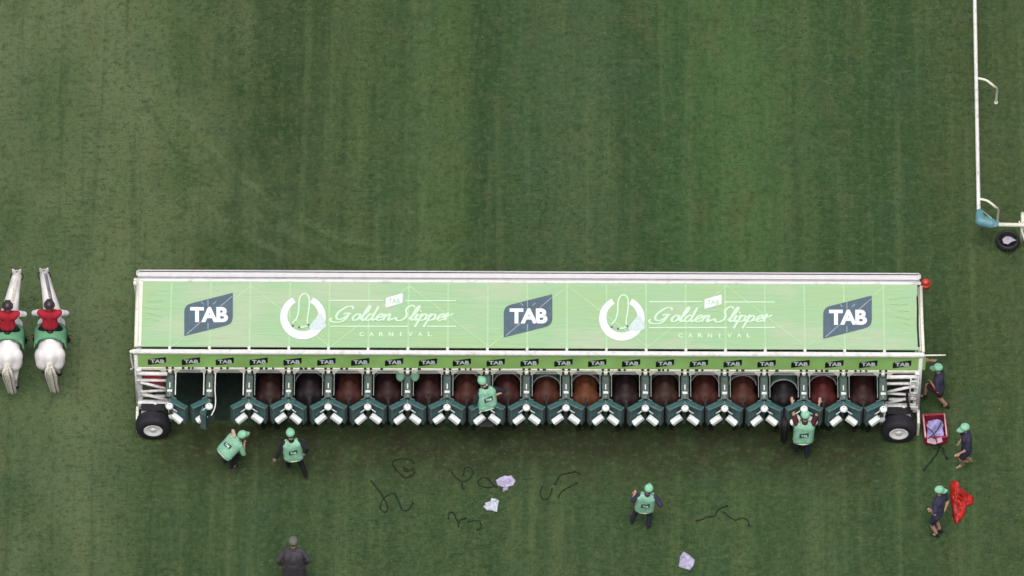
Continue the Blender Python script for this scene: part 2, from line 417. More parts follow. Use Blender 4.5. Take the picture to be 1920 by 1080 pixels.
o = obj('grass', grass_blades(300000, -14.2, 14.2, -6, 14.5))
tag(o, 'short mown green racecourse turf', 'grass', kind='stuff')

# ------------------------------------------------------------------ starting gate
gate = empty('starting_gate', (0, 0, 0))
tag(gate, 'long racing starting gate with pale green canopy, white frame and two road wheels', 'starting gate')
XS = lambda px: (px-960)/PPM
PITCH = 74.33
POST = [XS(319+PITCH*k) for k in range(19)]
XL, XR = XS(253), XS(1729)
CZ0, CY0, CY1, CSL = 3.0, .13, 2.12, .05
def canopy_pt(px, py, h=0.0):
    """place on the sloping canopy seen at px, py"""
    d = cam_fwd*FPX + cam_r*(px-960) - cam_u*(py-540)
    # plane z = CZ0 + CSL*(y-CY0) + h
    t = (CZ0 + CSL*(CAM.y-CY0) + h - CAM.z)/(d.z - CSL*d.y)
    return CAM + d*t
cz = lambda y: CZ0+CSL*(y-CY0)
# canopy sheet, slightly sagging edge, real thickness
m = MB(); xa, xb = XS(263), XS(1722); nx = 1
vs = [(xa, CY0, cz(CY0)), (xb, CY0, cz(CY0)), (xb, CY1, cz(CY1)), (xa, CY1, cz(CY1))]
vs += [(x, y, z-.03) for x, y, z in vs]
m.add(vs, [(0, 1, 2, 3), (7, 6, 5, 4), (0, 4, 5, 1), (1, 5, 6, 2), (2, 6, 7, 3), (3, 7, 4, 0)])
canopy = m.build('canopy', canopy_m, gate)
m = MB()
for x0_, x1_ in ((XS(266), XS(306)), (XS(1668), XS(1712))):
    for q in range(6):
        m = MB(); y_ = .75+.2*q+random.uniform(-.04, .04); a_ = x0_+random.uniform(0, .12); b_ = x1_-random.uniform(0, .15)
        P = [V((a_+(b_-a_)*t, y_+.05*math.sin(2.5*t+q)-.03*t, cz(y_)+.002)) for t in np.linspace(0, 1, 9)]
        m.tube(P, [.003, .014, .02, .022, .022, .02, .016, .01, .003], 6, squash=.6); m.build('crease', canopy_m, canopy)
m = MB()
fnc = lambda x, y, h: canopy_pt(x, y, h)
for k in range(19):
    px = 320+PITCH*k*1.0; wob = 0
    m.strip([(XS(px), CY0-.02), (XS(px), CY1)], .045, lambda x, y, h: V((x, y, cz(y)+h)), -.004, .005)
m.build('seam', print_lines, canopy)
m = MB(); pts = []
for k in range(10):
    px = 322+2*PITCH*k*1.0
    pts.append((px, 650 if k % 2 == 0 else 536))
for a, b in zip(pts[:-1], pts[1:]):
    if b[0] > 1722: continue
    m.strip([a, b], 1.5, fnc, -.003, .0085)
m.build('brace_line', mat('brace_seam', (.385, .57, .345), .5), canopy)

def tab_shape(cx, cy, w, h, slant, r):
    """rounded parallelogram in picture units (y down)"""
    hw, hh = w/2, h/2; s = slant/2
    def corner(px, py, d0, d1):
        out = []
        for t in np.linspace(0, 1, 6):
            out.append((px+d0[0]*(1-t)**2+d1[0]*t*t, py+d0[1]*(1-t)**2+d1[1]*t*t))
        return out
    k = slant/w
    TL = corner(cx-hw, cy-hh+slant, (0, r), (r, -r*k)); TR = [(cx+hw, cy-hh)]
    BR = corner(cx+hw, cy+hh-slant, (0, -r), (-r, r*k)); BL = [(cx-hw, cy+hh)]
    return TL+TR+BR+BL
for cx in (391, 990, 1589):
    dy = (cx-391)/1198*5
    m = MB(); cy = 589.5+dy
    m.prism(tab_shape(cx, cy, 91, 81, 23, 13), fnc, .012, .018)
    lo = m.build('logo_panel', navy_sign, canopy)
    m = MB(); add_text(m, 'TAB', cx-34.5, cy+14.5, cx+36.5, cy-14, fnc, .024, 0, bold=.045, space=.93)
    m.build('lettering', print_white, canopy)
    for A_, B_, w_ in (((cx-41, cy+37), (cx-15, cy+14.5), 1.6), ((cx+22, cy-15), (cx+44, cy-34), 1.6), ((cx-1, cy+16), (cx-1, cy+28), 1.6), ((cx-1, cy-16), (cx-1, cy-28), 1.6), ((cx+8, cy-19), (cx+14, cy-24), 1.4), ((cx-9, cy-19), (cx-14, cy-24), 1.4)):
        m = MB(); m.strip([A_, B_], w_, fnc, .018, .022); m.build('brace_mark', silver_pr, canopy)

# script letters as strokes: units of the x-height, baseline 0
GL = {
 'G': ([[(1.75, 1.75), (1.45, 2.15), (.85, 2.0), (.3, 1.3), (.2, .6), (.55, .15), (1.05, .3), (1.4, .8), (1.5, 1.05)], [(.9, .95), (1.25, 1.12), (1.75, 1.05)], [(1.5, 1.0), (1.35, .2), (.9, -.25), (.1, -.25), (-.35, .1), (-.2, .35)]], 2.0),
 'o': ([[(.75, .95), (.4, .95), (.12, .5), (.25, .05), (.62, .1), (.82, .5), (.7, .92), (1.0, .8)]], .95),
 'l': ([[(-.05, .2), (.45, 1.2), (.62, 1.95), (.48, 2.2), (.3, 1.6), (.2, .5), (.32, .02), (.6, .25)]], .55),
 'd': ([[(.75, .85), (.4, .95), (.12, .5), (.22, .05), (.55, .1), (.8, .7), (.95, 2.15)], [(.95, 2.15), (.8, .6), (.9, .02), (1.2, .25)]], 1.15),
 'e': ([[(.0, .3), (.5, .5), (.7, .78), (.5, 1.0), (.2, .7), (.15, .25), (.45, 0), (.85, .25)]], .8),
 'n': ([[(.0, .6), (.18, .95), (.15, 0)], [(.15, .4), (.5, .95), (.7, .85), (.65, .2), (.8, .02), (1.05, .3)]], 1.1),
 'S': ([[(-.15, .45), (.0, .05), (.45, .0), (.85, .4), (.85, .95), (.6, 1.5), (.7, 2.05), (1.1, 2.3), (1.45, 2.0)], [(-.95, .35), (-.75, .15), (-.45, .25), (-.15, .45)]], 1.35),
 'i': ([[(.0, .4), (.2, .95), (.15, .2), (.28, .02), (.5, .25)], [(.36, 1.35), (.4, 1.5)]], .5),
 'p': ([[(.0, .6), (.2, .98), (-.05, -1.0)], [(.12, .5), (.45, .95), (.75, .75), (.65, .2), (.35, .02), (.15, .15)], [(.6, .1), (1.0, .3)]], .98),
 'r': ([[(.0, .4), (.22, 1.12), (.30, .88), (.55, .80), (.75, .95), (.9, 1.0)], [(.30, .88), (.2, .3), (.3, .0)]], .95),
}
def script(mb, word, x0, x1, ybase, xh, fn, h0, h1, wd):
    x = 0; total = sum(GL[c][1] for c in word if c != ' ')+word.count(' ')*.55
    kx = (x1-x0)/total; q = 0
    for c in word:
        if c == ' ': x += .55; continue
        st, adv = GL[c]
        for s in st:
            P = cr2(s, 5); Q = [(x0+(x+px_)*kx+py_*xh*.42, ybase-py_*xh) for px_, py_ in P]
            n = len(Q); ws = []
            for i in range(n):
                a = Q[max(0, i-1)]; b = Q[min(n-1, i+1)]
                down = abs(b[1]-a[1])/(math.hypot(b[0]-a[0], b[1]-a[1])+1e-6); ws.append(wd*(.6+.75*down))
            mb.strip(Q, ws, fn, h0, h1+(q % 4)*.0009, ramp=.00005); q += 1
        x += adv
for cx0 in (0, 598):
    dy = cx0/1198*5+.7
    # horseshoe
    m = MB(); P = []
    for a in np.linspace(R(117), R(423), 40):
        P.append((568+cx0+36*math.cos(a), 593+dy-35*math.sin(a)))
    m.strip(P, [11+4*math.sin(math.pi*i/39) for i in range(40)], fnc, .010, .015)
    m.prism([(543+cx0, 622+dy), (556+cx0, 622+dy), (556+cx0, 631+dy), (549+cx0, 632+dy)], fnc, .0125, .0165)
    m.build('horseshoe_emblem', print_white, canopy)
    m = MB()
    ro = [(592, 596), (600, 586), (608, 598), (611, 612), (600, 617), (588, 618), (580, 613), (585, 604)]
    m.prism(cr2([(x+cx0, y+dy) for x, y in ro], 4, True), fnc, .016, .02)
    m.build('rose_emblem', print_rose, canopy)
    m = MB()
    s1 = [(548, 605), (556, 596), (560, 582), (561, 562), (567, 551), (575, 551), (580, 560), (579, 580), (576, 598), (577, 608), (570, 612), (560, 613)]
    m.strip(cr2([(x+cx0, y+dy) for x, y in s1], 5), 2.6, fnc, .018, .023)
    m.build('slipper_emblem', print_pale, canopy)
    m = MB()
    for x, y in ((549, 610), (561, 613), (578, 608)): m = MB(); m.prism([(x+cx0+2.2*math.cos(t), y+dy+2*math.sin(t)) for t in np.linspace(0, 5.5, 8)], fnc, .021, .026); m.build('nail_hole', navy_sign, canopy)
    # lettering and rules
    m = MB()
    script(m, 'Golden Slipper', 624+cx0, 846+cx0, 600+dy, 12.3, fnc, .012, .0145, 3.0)
    for a, b, y in ((619, 719, 562.5), (760, 855, 563), (619, 765, 611), (800, 855, 611)): m.strip([(a+cx0, y+dy), (b+cx0, y+dy)], 1.9, fnc, .010, .014)
    m.build('script_lettering', print_pale, canopy)
    m = MB()
    for i, ch in enumerate('CARNIVAL'):
        x = 674+cx0+i*18.3
        w = 2.4 if ch == 'I' else 8.5
        add_text(m, ch, x+(3 if ch == 'I' else 0), 629.5+dy, x+w+(3 if ch == 'I' else 0), 622+dy, fnc, .014, 0, bold=.02)
    m.build('lettering', print_pale, canopy)
    m = MB(); m.prism(tab_shape(739+cx0, 562.5+dy, 32, 27, 9, 3), fnc, .012, .016); m.build('small_logo_panel', print_white, canopy)
    m = MB(); add_text(m, 'TAB', 728+cx0, 568+dy, 750+cx0, 559+dy, fnc, .019, 0, bold=.02); m.build('small_lettering', print_lines, canopy)

# white frame round the canopy
m = MB()
m.box((0+(XL+XR)/2, 2.375, 3.12), (XR-XL, .22, .16), bev=.07)          # long rolled cover
m.build('awning_roll', mat('awning_roll_vinyl', (.62, .60, .62), .5, var=.05), gate)
m = MB(); m.box(((XL+XR)/2, 2.235, 3.075), (XR-XL-.05, .05, .05)); m.build('roll_track', mat('track_grey', (.36, .35, .38), .5), gate)
m = MB(); m.tube([(XL-.02+(XR-XL+.02)*i/60, 2.165, 3.095+.004*math.sin(i*1.7)) for i in range(61)], .045, 10); m.build('eave_tube', white, gate)
m = MB(); m.tube([(XL+.055, 2.15, 3.06), (XL+.055, 1.2, 3.045), (XL+.055, .1, 3.01)], .06, 12)
m.strip([(XL+.12, .14), (XL+.12, 2.12)], .12, lambda x, y, h: V((x, y, cz(y)+h)), -.02, .014)
m.tube([(XL-.02, 2.2, 3.1), (XL-.02, 2.2, 2.2)], .045, 8)
m.build('side_rail', cream, gate)
m = MB(); m.tube([(XR, 2.1, 3.06), (XR, 1.1, 3.04), (XR+.02, .05, 3.01)], .045, 12); m.tube([(XR-.06, 2.1, 3.0), (XR-.05, .1, 2.98)], .018, 8)
m.build('side_rail', cream, gate)
m = MB(); m.tube([(XR-.12, 2.0, 3.06), (XR-.1, 1.4, 3.07), (XR-.115, .9, 3.06), (XR-.095, .2, 3.04)], .022, 8); m.build('cable', dark, gate)
# front beam and brackets
m = MB(); m.box(((XL+XR)/2, -.035, 3.0), (XR-XL+.1, .13, .12), bev=.03); m.build('front_beam', white, gate)
for k in range(19):
    m = MB(); m.box((POST[k]+.01, .075, 3.005), (.075, .12, .05), bev=.01); m.build('bracket', white, gate)
# front posts carrying the roof, down to the chassis
for k in range(19):
    m = MB(); m.box((POST[k], .05, 1.6), (.07, .07, 2.78)); m.box((POST[k], 2.1, 1.58), (.07, .07, 2.86)); m.build('post', grey_pad, gate)
# fascia with its row of signs
FZ0, FZ1, FY = 2.36, 2.925, -.075
m = MB(); m.box(((XL+XR)/2, FY+.018, (FZ0+FZ1)/2), (XR-XL-.02, .03, FZ1-FZ0)); fascia = m.build('fascia_board', fascia_m, gate)
m = MB(); m.box((XR+.035, FY+.03, 2.66), (.11, .03, .62)); m.build('fascia_end_flap', fascia_m, gate)
def fpt(x, z, h): return V((x, FY+.003-h, z))
for k in range(23):
    cx = XS(295.5+63.45*k); z = 2.63
    m = MB()
    poly = [(x, -y) for x, y in tab_shape(0, 0, .475, .36, .11, .05)]
    m.prism([(cx+x, z+y) for x, y in poly], fpt, .0, .008, 0)
    add_text(m, 'TAB', cx-.175, z-.085, cx+.19, z+.085, fpt, .011, 1, bold=.045)
    m.build('sign', [sign_black, print_white], fascia)
# header beam under the fascia, with bracket blocks and grey pads over each stall
m = MB(); m.box(((XL+XR)/2, -.03, 2.275), (XR-XL-.1, .12, .11), bev=.015); m.build('header_beam', cream, gate)
hb = MB()
for sx_ in (-1, 1): hb.prism([(sx_*.10, 2.25), (sx_*.27, 2.25), (sx_*.22, 2.17), (sx_*.15, 2.09), (sx_*.11, 2.09)], lambda x, z, h: V((x, h, z)), -.095, -.03)
hb.box((0, -.09, 2.20), (.10, .10, .14), bev=.03); hb.box((0, -.035, 2.22), (.3, .05, .05))
hbm = hb.mesh('header_bracket', cream)
nt_ = MB()
for sx_ in (-1, 1): nt_.box((sx_*.075, -.075, 2.325), (.065, .05, .055), bev=.008)
nt_m = nt_.mesh('bolt_block', dark)
for k in range(19):
    o_ = obj('header_bracket', hbm, gate, (POST[k], 0, 0)); obj('bolt_block', nt_m, o_)
for k in range(18):
    for q in range(random.choice((1, 2, 2, 3))):
        m = MB(); m.box((POST[k]+.30+q*.14+random.uniform(0, .06), -.085, 2.325), (random.uniform(.04, .09), .04, .05), bev=.006); m.build('number_slot', dark, gate)
hp = MB(); hp.box((0, -.055, 2.15), (.66, .10, .10), bev=.04); hpm = hp.mesh('header_pad', header_pad)
for k in range(18): obj('header_pad', hpm, gate, ((POST[k]+POST[k+1])/2, 0, 0))

# partitions between stalls: padded wall, top pad, side pipes, latch, lamp dome, step
wall = MB(); wall.box((0, .75, 1.22), (.10, 2.7, 1.30), bev=.02); wall.box((0, .25, .35), (.08, .08, .7)); wall.box((0, 2.0, .35), (.08, .08, .7)); wall.box((0, .9, .35), (.06, .06, .7))
wall_m = wall.mesh('partition_wall', grey_pad)
top = MB(); top.box((0, -.33, 1.97), (.205, .84, .09), bev=.035); top.box((0, 1.1, 1.95), (.16, 2.0, .07), bev=.03); top_m = top.mesh('partition_top_pad', grey_pad)
pin = MB(); pin.box((0, -.42, 2.03), (.032, .16, .03), bev=.006); pin_m = pin.mesh('latch_bar', white)
lat = MB(); lat.box((0, -.60, 2.035), (.135, .07, .05), bev=.012); lat.box((0, -.66, 2.0), (.05, .12, .03)); lat_m = lat.mesh('latch', white)
dome = MB(); dome.sphere((0, -1.02, 1.93), .103, 18, 10, sc3=(1, 1, .75)); dome.tube([(0, -.78, 1.93), (0, -.98, 1.93)], .018, 8, mi=1); dome.box((0, -1.02, 2.008), (.03, .03, .01), mi=1); dome_m = dome.mesh('post_dome', [pad_white, grey_steel])
stp = MB(); stp.box((0, -.90, .90), (.36, .34, .03)); stp.tube([(0, -.7, .5), (0, -.85, .88)], .02, 6); step_m = stp.mesh('step', dark)
def pipe(x, w, bend=False):
    m = MB(); P = [(x*.7, .0, 2.12), (x, -.10, 2.09), (x, -.2, 2.07), (x, -.72, 2.02)]
    if bend: P = P[:-1]+[(x, -.6, 2.03), (x+.02, -.85, 2.0), (x-.0, -1.05, 1.9), (x-.09, -1.22, 1.8)]
    m.tube(crom(P, 4), w, 8); return m
for k in range(19):
    p = obj('partition', wall_m, gate, (POST[k], 0, 0))
    obj('top_pad', top_m, p); obj('latch_bar', pin_m, p); obj('latch', lat_m, p)
    if k != 8: obj('dome', dome_m, p)
    if k == 8: obj('step', step_m, p, (0, -.16, .44))
    for sx_ in (-1, 1):
        if (k == 0 and sx_ < 0) or (k == 18 and sx_ > 0): continue
        st = k+1 if sx_ > 0 else k       # stall number on that side
        whi = st in (1, 2)
        pp = pipe(sx_*.148, .016 if whi else .011, bend=(k == 1 and sx_ > 0)).mesh('side_pipe', white if whi else grey_steel)
        obj('side_pipe', pp, p)
# horse doors: one per side of each partition
def door_meshes(s):
    """hinge at the origin, door runs towards +x*s and away from the stall"""
    L = .485; ang = math.atan2(-.235, .405)
    rot = Matrix.Rotation(ang, 3, 'Z')
    def P(m, c, size, mi=0, bev=.0):
        n0 = len(m.v); m.box((0, 0, 0), size, bev=bev, mi=mi)
        for i in range(n0, len(m.v)):
            q = rot @ (V(m.v[i])+V(c)); m.v[i] = (q.x*s, q.y, q.z)
    def PR(m, poly, y0, y1, mi=0):
        n = len(poly); fn = lambda x, z, h: (lambda q: V((q.x*s, q.y, q.z)))(rot @ V((x, h, z)))
        m.prism(poly, fn, y0, y1, mi)
    a = MB(); PR(a, [(.0, 1.93), (L*.5, 1.945), (L, 1.93), (L, 1.27), (L*.80, 1.27), (.10, 1.70), (.0, 1.76)], .0, -.135)
    b = MB(); PR(b, [(-.01, 1.955), (L+.01, 1.955), (L+.01, 1.915), (-.01, 1.915)], -.128, -.158)
    PR(b, [(L-.012, 1.925), (L+.012, 1.925), (L+.012, 1.25), (L-.012, 1.25)], .008, -.15)
    PR(b, [(.09, 1.73), (L*.80, 1.31), (L*.98, 1.31), (L*.98, 1.36), (L*.82, 1.36), (.12, 1.77)], -.130, -.165)
    P(b, (.08, .0, 1.96), (.13, .03, .02))
    c = MB(); c.tube([(lambda q: V((q.x*s, q.y, q.z)))(rot @ V(p)) for p in ((.05, -.15, 1.83), (.07, -.215, 1.84), (.19, -.22, 1.81), (.31, -.22, 1.775))], .014, 8)
    d = MB(); d.box((0, 0, 0), (.31, .15, .15), bev=.022)
    R2 = Matrix.Rotation(R(24), 3, 'Y')
    d.v = [(lambda q: ((rot @ q).x*s, (rot @ q).y, q.z))((R2 @ V(v))+V((L*.62, -.225, 1.475))) for v in d.v]
    return a.mesh('door', teal), b.mesh('door_frame', teal_rim), c.mesh('door_handle', white), d.mesh('door_pad', pad_white)
DM = {s: door_meshes(s) for s in (-1, 1)}
for k in range(19):
    for s in (-1, 1):
        if (k == 0 and s < 0) or (k == 18 and s > 0): continue
        d = obj('door', DM[s][0], gate, (POST[k]+s*.055, -.735, random.uniform(-.012, .012)))
        d.rotation_euler.z = s*random.uniform(-.05, .05)
        if k == 1 and s > 0: d.rotation_euler.z = R(-78); d['label'] = 'door swung open at the second empty stall'; d.location.z -= .12
        for nm, me in zip(('door_frame', 'handle', 'foot_pad'), DM[s][1:]): obj(nm, me, d)
# far ends of the stalls: front doors (race side)
fd = MB(); fd.box((-.24, 2.15, 1.2), (.45, .05, 1.2), bev=.01); fd.box((.24, 2.15, 1.2), (.45, .05, 1.2), bev=.01); fdm = fd.mesh('race_door', teal)
for k in range(18): obj('race_door', fdm, gate, ((POST[k]+POST[k+1])/2, 0, 0))
mt = MB(); mt.box((0, .95, .014), (.90, 2.2, .02), bev=.004); mtm = mt.mesh('floor_shade_sheet', mat('stall_shade_dark', (.010, .024, .017), .8, var=.4))  # added dark sheet on each stall floor, painting in the deep shade there
for k in range(18): obj('floor_shade_sheet', mtm, gate, ((POST[k]+POST[k+1])/2, 0, 0))
# chassis beams along the ground side
m = MB(); m.box(((XL+XR)/2, 2.3, .6), (XR-XL-.2, .12, .18)); m.build('chassis_beam', white, gate)

# end frames in white tube
def end_frame(side):
    x0 = XS(256) if side < 0 else XS(1664); x1 = XS(314) if side < 0 else XS(1726)
    o_, i_ = (x0, x1) if side < 0 else (x1, x0)       # outer, inner
    Y = -.16; m = MB(); T = lambda a, b, r: m.tube([a, b], r*1.2, 8)
    m.box((o_-side*.07, Y+.05, 1.42), (.13, .12, 1.78), bev=.02)             # outer plate
    T((o_, Y, 2.18), (i_, Y, 2.16), .045)
    T((o_, Y, 1.88), (i_, Y, 1.86), .035)
    T((o_-side*.1, Y-.03, 1.82), (i_, Y-.03, 1.50), .035)
    T((i_, Y-.03, 1.47), (o_-side*.1, Y-.03, 1.38), .032)
    T((o_-side*.12, Y-.02, 1.28), (i_+side*.0, Y-.02, .98), .038)
    m.box(((o_+i_)/2, Y-.02, .84), (abs(o_-i_), .14, .17), bev=.03)
    m.box(((o_+i_)/2-side*.0, Y+.02, 1.12), (abs(o_-i_)*.8, .06, .05), bev=.01)
    T(((o_+i_)/2+.06, Y-.06, .95), ((o_+i_)/2+.06, Y-.1, .45), .045)
    m.box(((o_+i_)/2-side*-.12, Y-.1, .52), (.40, .08, .08), bev=.02)
    # arm that carries the inner side down to the wheel
    m.tube(crom([(i_, Y-.05, .95), (i_-side*.05, Y-.22, .9), (i_-side*.10, Y-.40, .86)], 4), .075, 10)
    m.sphere((i_-side*.10, Y-.42, .84), .1, 12, 8)
    T((o_, 2.1, .3), (o_, 2.1, 3.0), .04)
    T((o_, Y+.1, .25), (o_, Y+.1, 2.9), .045)
    T((o_, Y+.1, .6), (o_, 2.1, .6), .04); T((o_, Y+.1, 1.8), (o_, 2.1, 1.8), .035)
    m.build('end_frame', mat('end_frame_white', (.72, .70, .71), .5, var=.06, dirt=(.30, .28, .28), dirt_amt=.6, scale=4), gate)
    fl = MB(); fl.box((o_+side*.02, -.50, .28), (.07, .07, .56), bev=.01); fl.box((o_+side*.02, -.32, .56), (.07, .42, .07), bev=.01); fl.build('support_leg', cream, gate)
    # wheel
    wx = XS(285) if side < 0 else XS(1690)
    w = empty('wheel', (wx, -.78, .46)); w.parent = gate; w.scale = (1.0, .95, 1.0)
    t = MB(); prof = [(.24, -.02), (.30, -.035), (.40, -.02), (.445, .03), (.452, .10), (.452, .26), (.445, .33), (.40, .37), (.28, .38), (.24, .34)]
    t.lathe((0, 0, 0), (0, 1, 0), prof, 36)
    for q in (.10, .18, .26): t.lathe((0, 0, 0), (0, 1, 0), [(.452, q-.012), (.462, q), (.452, q+.012)], 36)
    t.build('tyre', tyre_m, w)
    t = MB(); t.lathe((0, 0, 0), (0, 1, 0), [(.001, .0), (.06, -.02), (.07, .01), (.12, .01), (.19, -.005), (.235, -.03), (.25, -.025), (.25, .33), (.20, .33), (.001, .33)], 28)
    for q in range(6):
        a = q*math.pi/3; t.sphere((.095*math.cos(a), .012, .095*math.sin(a)), .014, 6, 4, mi=1)
    t.build('rim', [rim_m, grey_steel], w)
    # mudguard bits and axle
    t = MB(); t.box((wx, -.30, .95-.06), (.62, .30, .03), bev=.01); t.tube([(wx, -.5, .44), (wx, .6, .44)], .05, 8); t.box((wx+side*-.05, -.28, .62), (.34, .2, .3), bev=.04); t.build('axle', dark, gate)
end_frame(-1); end_frame(1)
m = MB(); m.box((XS(288), .04, 1.66), (.50, .12, .62), bev=.04); m.build('equipment_box', mat('bright_red_box', (.60, .04, .09), .5), gate)
m = MB(); m.box((XS(1693), .12, 1.25), (.5, .1, .5), bev=.04); m.build('equipment_box', dark, gate)
m = MB(); m.tube(crom([(XS(1703), -.35, 1.75), (XS(1704), -.35, 1.4), (XS(1708), -.4, 1.1), (XS(1718), -.5, .7), (XS(1722), -.6, .5)], 5), .035, 8); m.build('hose', dark, gate)
for yy in (1.1, 1.6, 2.1):
    pass
m = MB()
for i in range(5): m.box((XS(1716), -.2, .95+i*.27), (.2, .05, .035))
m.tube([(XS(1709), -.22, .8), (XS(1709), -.22, 2.2)], .02, 6); m.tube([(XS(1723), -.22, .8), (XS(1723), -.22, 2.2)], .02, 6)
m.build('ladder', white, gate)
# small arm at the left, pole and lamp at the right
m = MB(); m.tube(crom([(XL+.02, -.05, 3.03), (XL-.08, -.06, 3.0), (XL-.08, -.07, 2.7), (XL-.05, -.08, 2.35), (XL-.11, -.08, 2.25)], 4), .022, 8); m.sphere((XL-.07, -.06, 3.03), .05, 10, 6); m.build('end_hook', cream, gate)
m = MB(); m.tube([(XR-.05, -.06, 3.02), (XR+.6, -.055, 3.03)], .02, 8); m.build('pole', cream, gate)
m = MB(); c = (XR+.13, 2.22, 3.1); m.sphere(c, .10, 16, 10, sc3=(1, 1, .8)); m.lathe((c[0], c[1], c[2]-.1), (0, 0, 1), [(.001, -.08), (.13, -.08), (.14, .03), (.1, .06)], 18); m.tube([(XR-.1, 2.1, 3.06), c], .02, 6, mi=1); m.build('warning_lamp', [redorange, dark], gate)
m = MB(); m.lathe((XL-.02, 2.1, 3.03), (0, 0, 1), [(.001, .09), (.05, .08), (.06, 0), (.05, -.05)], 12); m.build('corner_cap', cream, gate)
# two green bumper pads beside the sixth post
for s in (-1, 1):
    m = MB(); m.sphere((POST[6]+s*.19, -.14, 2.10), .16, 14, 8, sc3=(.75, 1.15, .35)); m.build('bumper_pad', mat('green_bumper', (.09, .19, .12), .6), gate)

# ------------------------------------------------------------------ remeshed bodies
def caps_mesh(name, caps, voxel, mats, smooth=2, sub=None):
    """one continuous surface round a list of tapered capsules (a, ra, b, rb) or balls (c, r, scale)"""
    mb = MB()
    for c in caps:
        if len(c) == 3: mb.sphere(c[0], c[1], 16, 10, sc3=c[2])
        else:
            a, ra, b, rb = V(c[0]), c[1], V(c[2]), c[3]
            mb.sphere(a, ra, 14, 8); mb.sphere(b, rb, 14, 8)
            if (b-a).length > 1e-4: mb.tube([a, b], [ra, rb], 14)
    me = mb.mesh('tmp', mats if not isinstance(mats, (list, tuple)) else list(mats))
    o = bpy.data.objects.new('tmp', me); col.objects.link(o)
    md = o.modifiers.new('r', 'REMESH'); md.mode = 'VOXEL'; md.voxel_size = voxel; md.use_smooth_shade = True
    if smooth:
        ms = o.modifiers.new('s', 'SMOOTH'); ms.iterations = smooth; ms.factor = .5
    dg = bpy.context.evaluated_depsgraph_get(); dg.update()
    out = bpy.data.meshes.new_from_object(o.evaluated_get(dg)); out.name = name
    bpy.data.objects.remove(o); bpy.data.meshes.remove(me)
    if not out.materials:
        for m_ in (mats if isinstance(mats, (list, tuple)) else [mats]): out.materials.append(m_)
    return out

# ------------------------------------------------------------------ horses
def horse_parts(poll=(0, 1.22, 1.93), nose_d=(0, .42, -.46), base=(0, .6, 1.36), hind=(0, 0), ear=1.0):
    px_, py_, pz = poll; P = V(poll); Nn = P+V(nose_d); B = V(base); mid = (B+P)/2+V((0, .0, .02))
    caps = [((0, -.62, 1.24), .275, (0, -.2, 1.19), .30), ((0, -.2, 1.19), .30, (0, .3, 1.18), .295), ((0, .3, 1.18), .295, (0, .58, 1.22), .235),
            ((.0, -.3, 1.40), .13, (0, .2, 1.40), .13), ((0, .2, 1.40), .13, (0, .45, 1.47), .10), ((0, -.74, 1.34), .15, (0, -.35, 1.42), .16),
            ((0, -.80, 1.28), .12, (0, -.90, 1.18), .10),
            (B, .215, mid, .155), (mid, .155, P, .115), (P, .115, P.lerp(Nn, .55), .088), (P.lerp(Nn, .55), .088, Nn, .062),
            (P.lerp(Nn, .25)+V((0, -.05, -.05)), .095, P.lerp(Nn, .5)+V((0, -.02, -.03)), .07)]
    caps += [((0, -.50, 1.22), .33, (.95, 1.25, .98)), ((0, .12, 1.19), .32, (.95, 1.3, .95))]
    for s in (-1, 1):
        caps += [((s*.15, -.60, 1.24), .225, (s*.15, -.72, 1.08), .20), ((s*.17, -.62, 1.02), .19, (s*.17, -.48, .86), .13),
                 ((s*.17, -.50, .88), .13, (s*.165, -.80+.6*hind[s > 0], .56), .065), ((s*.165, -.80+.6*hind[s > 0], .56), .062, (s*.165, -.76+hind[s > 0], .22), .040), ((s*.165, -.76+hind[s > 0], .22), .045, (s*.165, -.71+hind[s > 0], .10), .042),
                 ((s*.17, .42, 1.12), .17, (s*.155, .46, .86), .10), ((s*.155, .46, .86), .095, (s*.15, .50, .50), .055), ((s*.15, .50, .50), .05, (s*.15, .49, .20), .036), ((s*.15, .49, .2), .043, (s*.15, .54, .1), .04)]
        e = P+V((s*.055, -.01, .09)); caps.append((e, .035*ear, e+V((s*.02*ear, -.01, .10))*1.0+V((0, 0, .05*(ear-1))), .014*ear))
    return caps, P, B, mid, Nn
def tail_mesh(pts, r, mats, seed=1):
    mb = MB(); rr = random.Random(seed)
    for i in range(26):
        a = rr.uniform(0, 6.28); q = rr.uniform(0, 1)**.5
        P = [V(p)+V((math.cos(a)*r*q*(.35+.9*math.sin(math.pi*min(.8, j/(len(pts)-1)))), math.sin(a)*r*q*.8, rr.uniform(-.02, .02))) for j, p in enumerate(pts)]
        P = crom(P, 3); n = len(P)
        mb.tube(P, [max(.004, .022*(1-.55*j/(n-1))) for j in range(n)], 5)
    return mb.mesh('tail', mats)
def horse_mat(name, c, sheen=.6, points=True):
    if name in MATS: return MATS[name]
    c = (c[0]*COAT*1.12, c[1]*COAT*1.3, c[2]*COAT) if points else c
    m = mat(name, c, rough=sheen, var=.25, scale=2.2, spec=.3)
    if points:      # bay points: black lower legs, and a dark dorsal line
        N, L = m.node_tree.nodes, m.node_tree.links; b = N['Principled BSDF']; src = b.inputs['Base Color'].links[0].from_socket
        tc = N.new('ShaderNodeTexCoord'); sx = N.new('ShaderNodeSeparateXYZ'); L.new(tc.outputs['Object'], sx.inputs[0])
        mr = N.new('ShaderNodeMapRange'); L.new(sx.outputs[2], mr.inputs[0]); mr.inputs[1].default_value = .85; mr.inputs[2].default_value = .6
        mx = N.new('ShaderNodeMix'); mx.data_type = 'RGBA'; L.new(mr.outputs[0], mx.inputs[0]); L.new(src, mx.inputs[6]); mx.inputs[7].default_value = (.008, .006, .006, 1)
        L.new(mx.outputs[2], b.inputs['Base Color'])
    return m
COAT = .5
black_hair = mat('black_horse_hair', (.008, .007, .009), .6, var=.3)
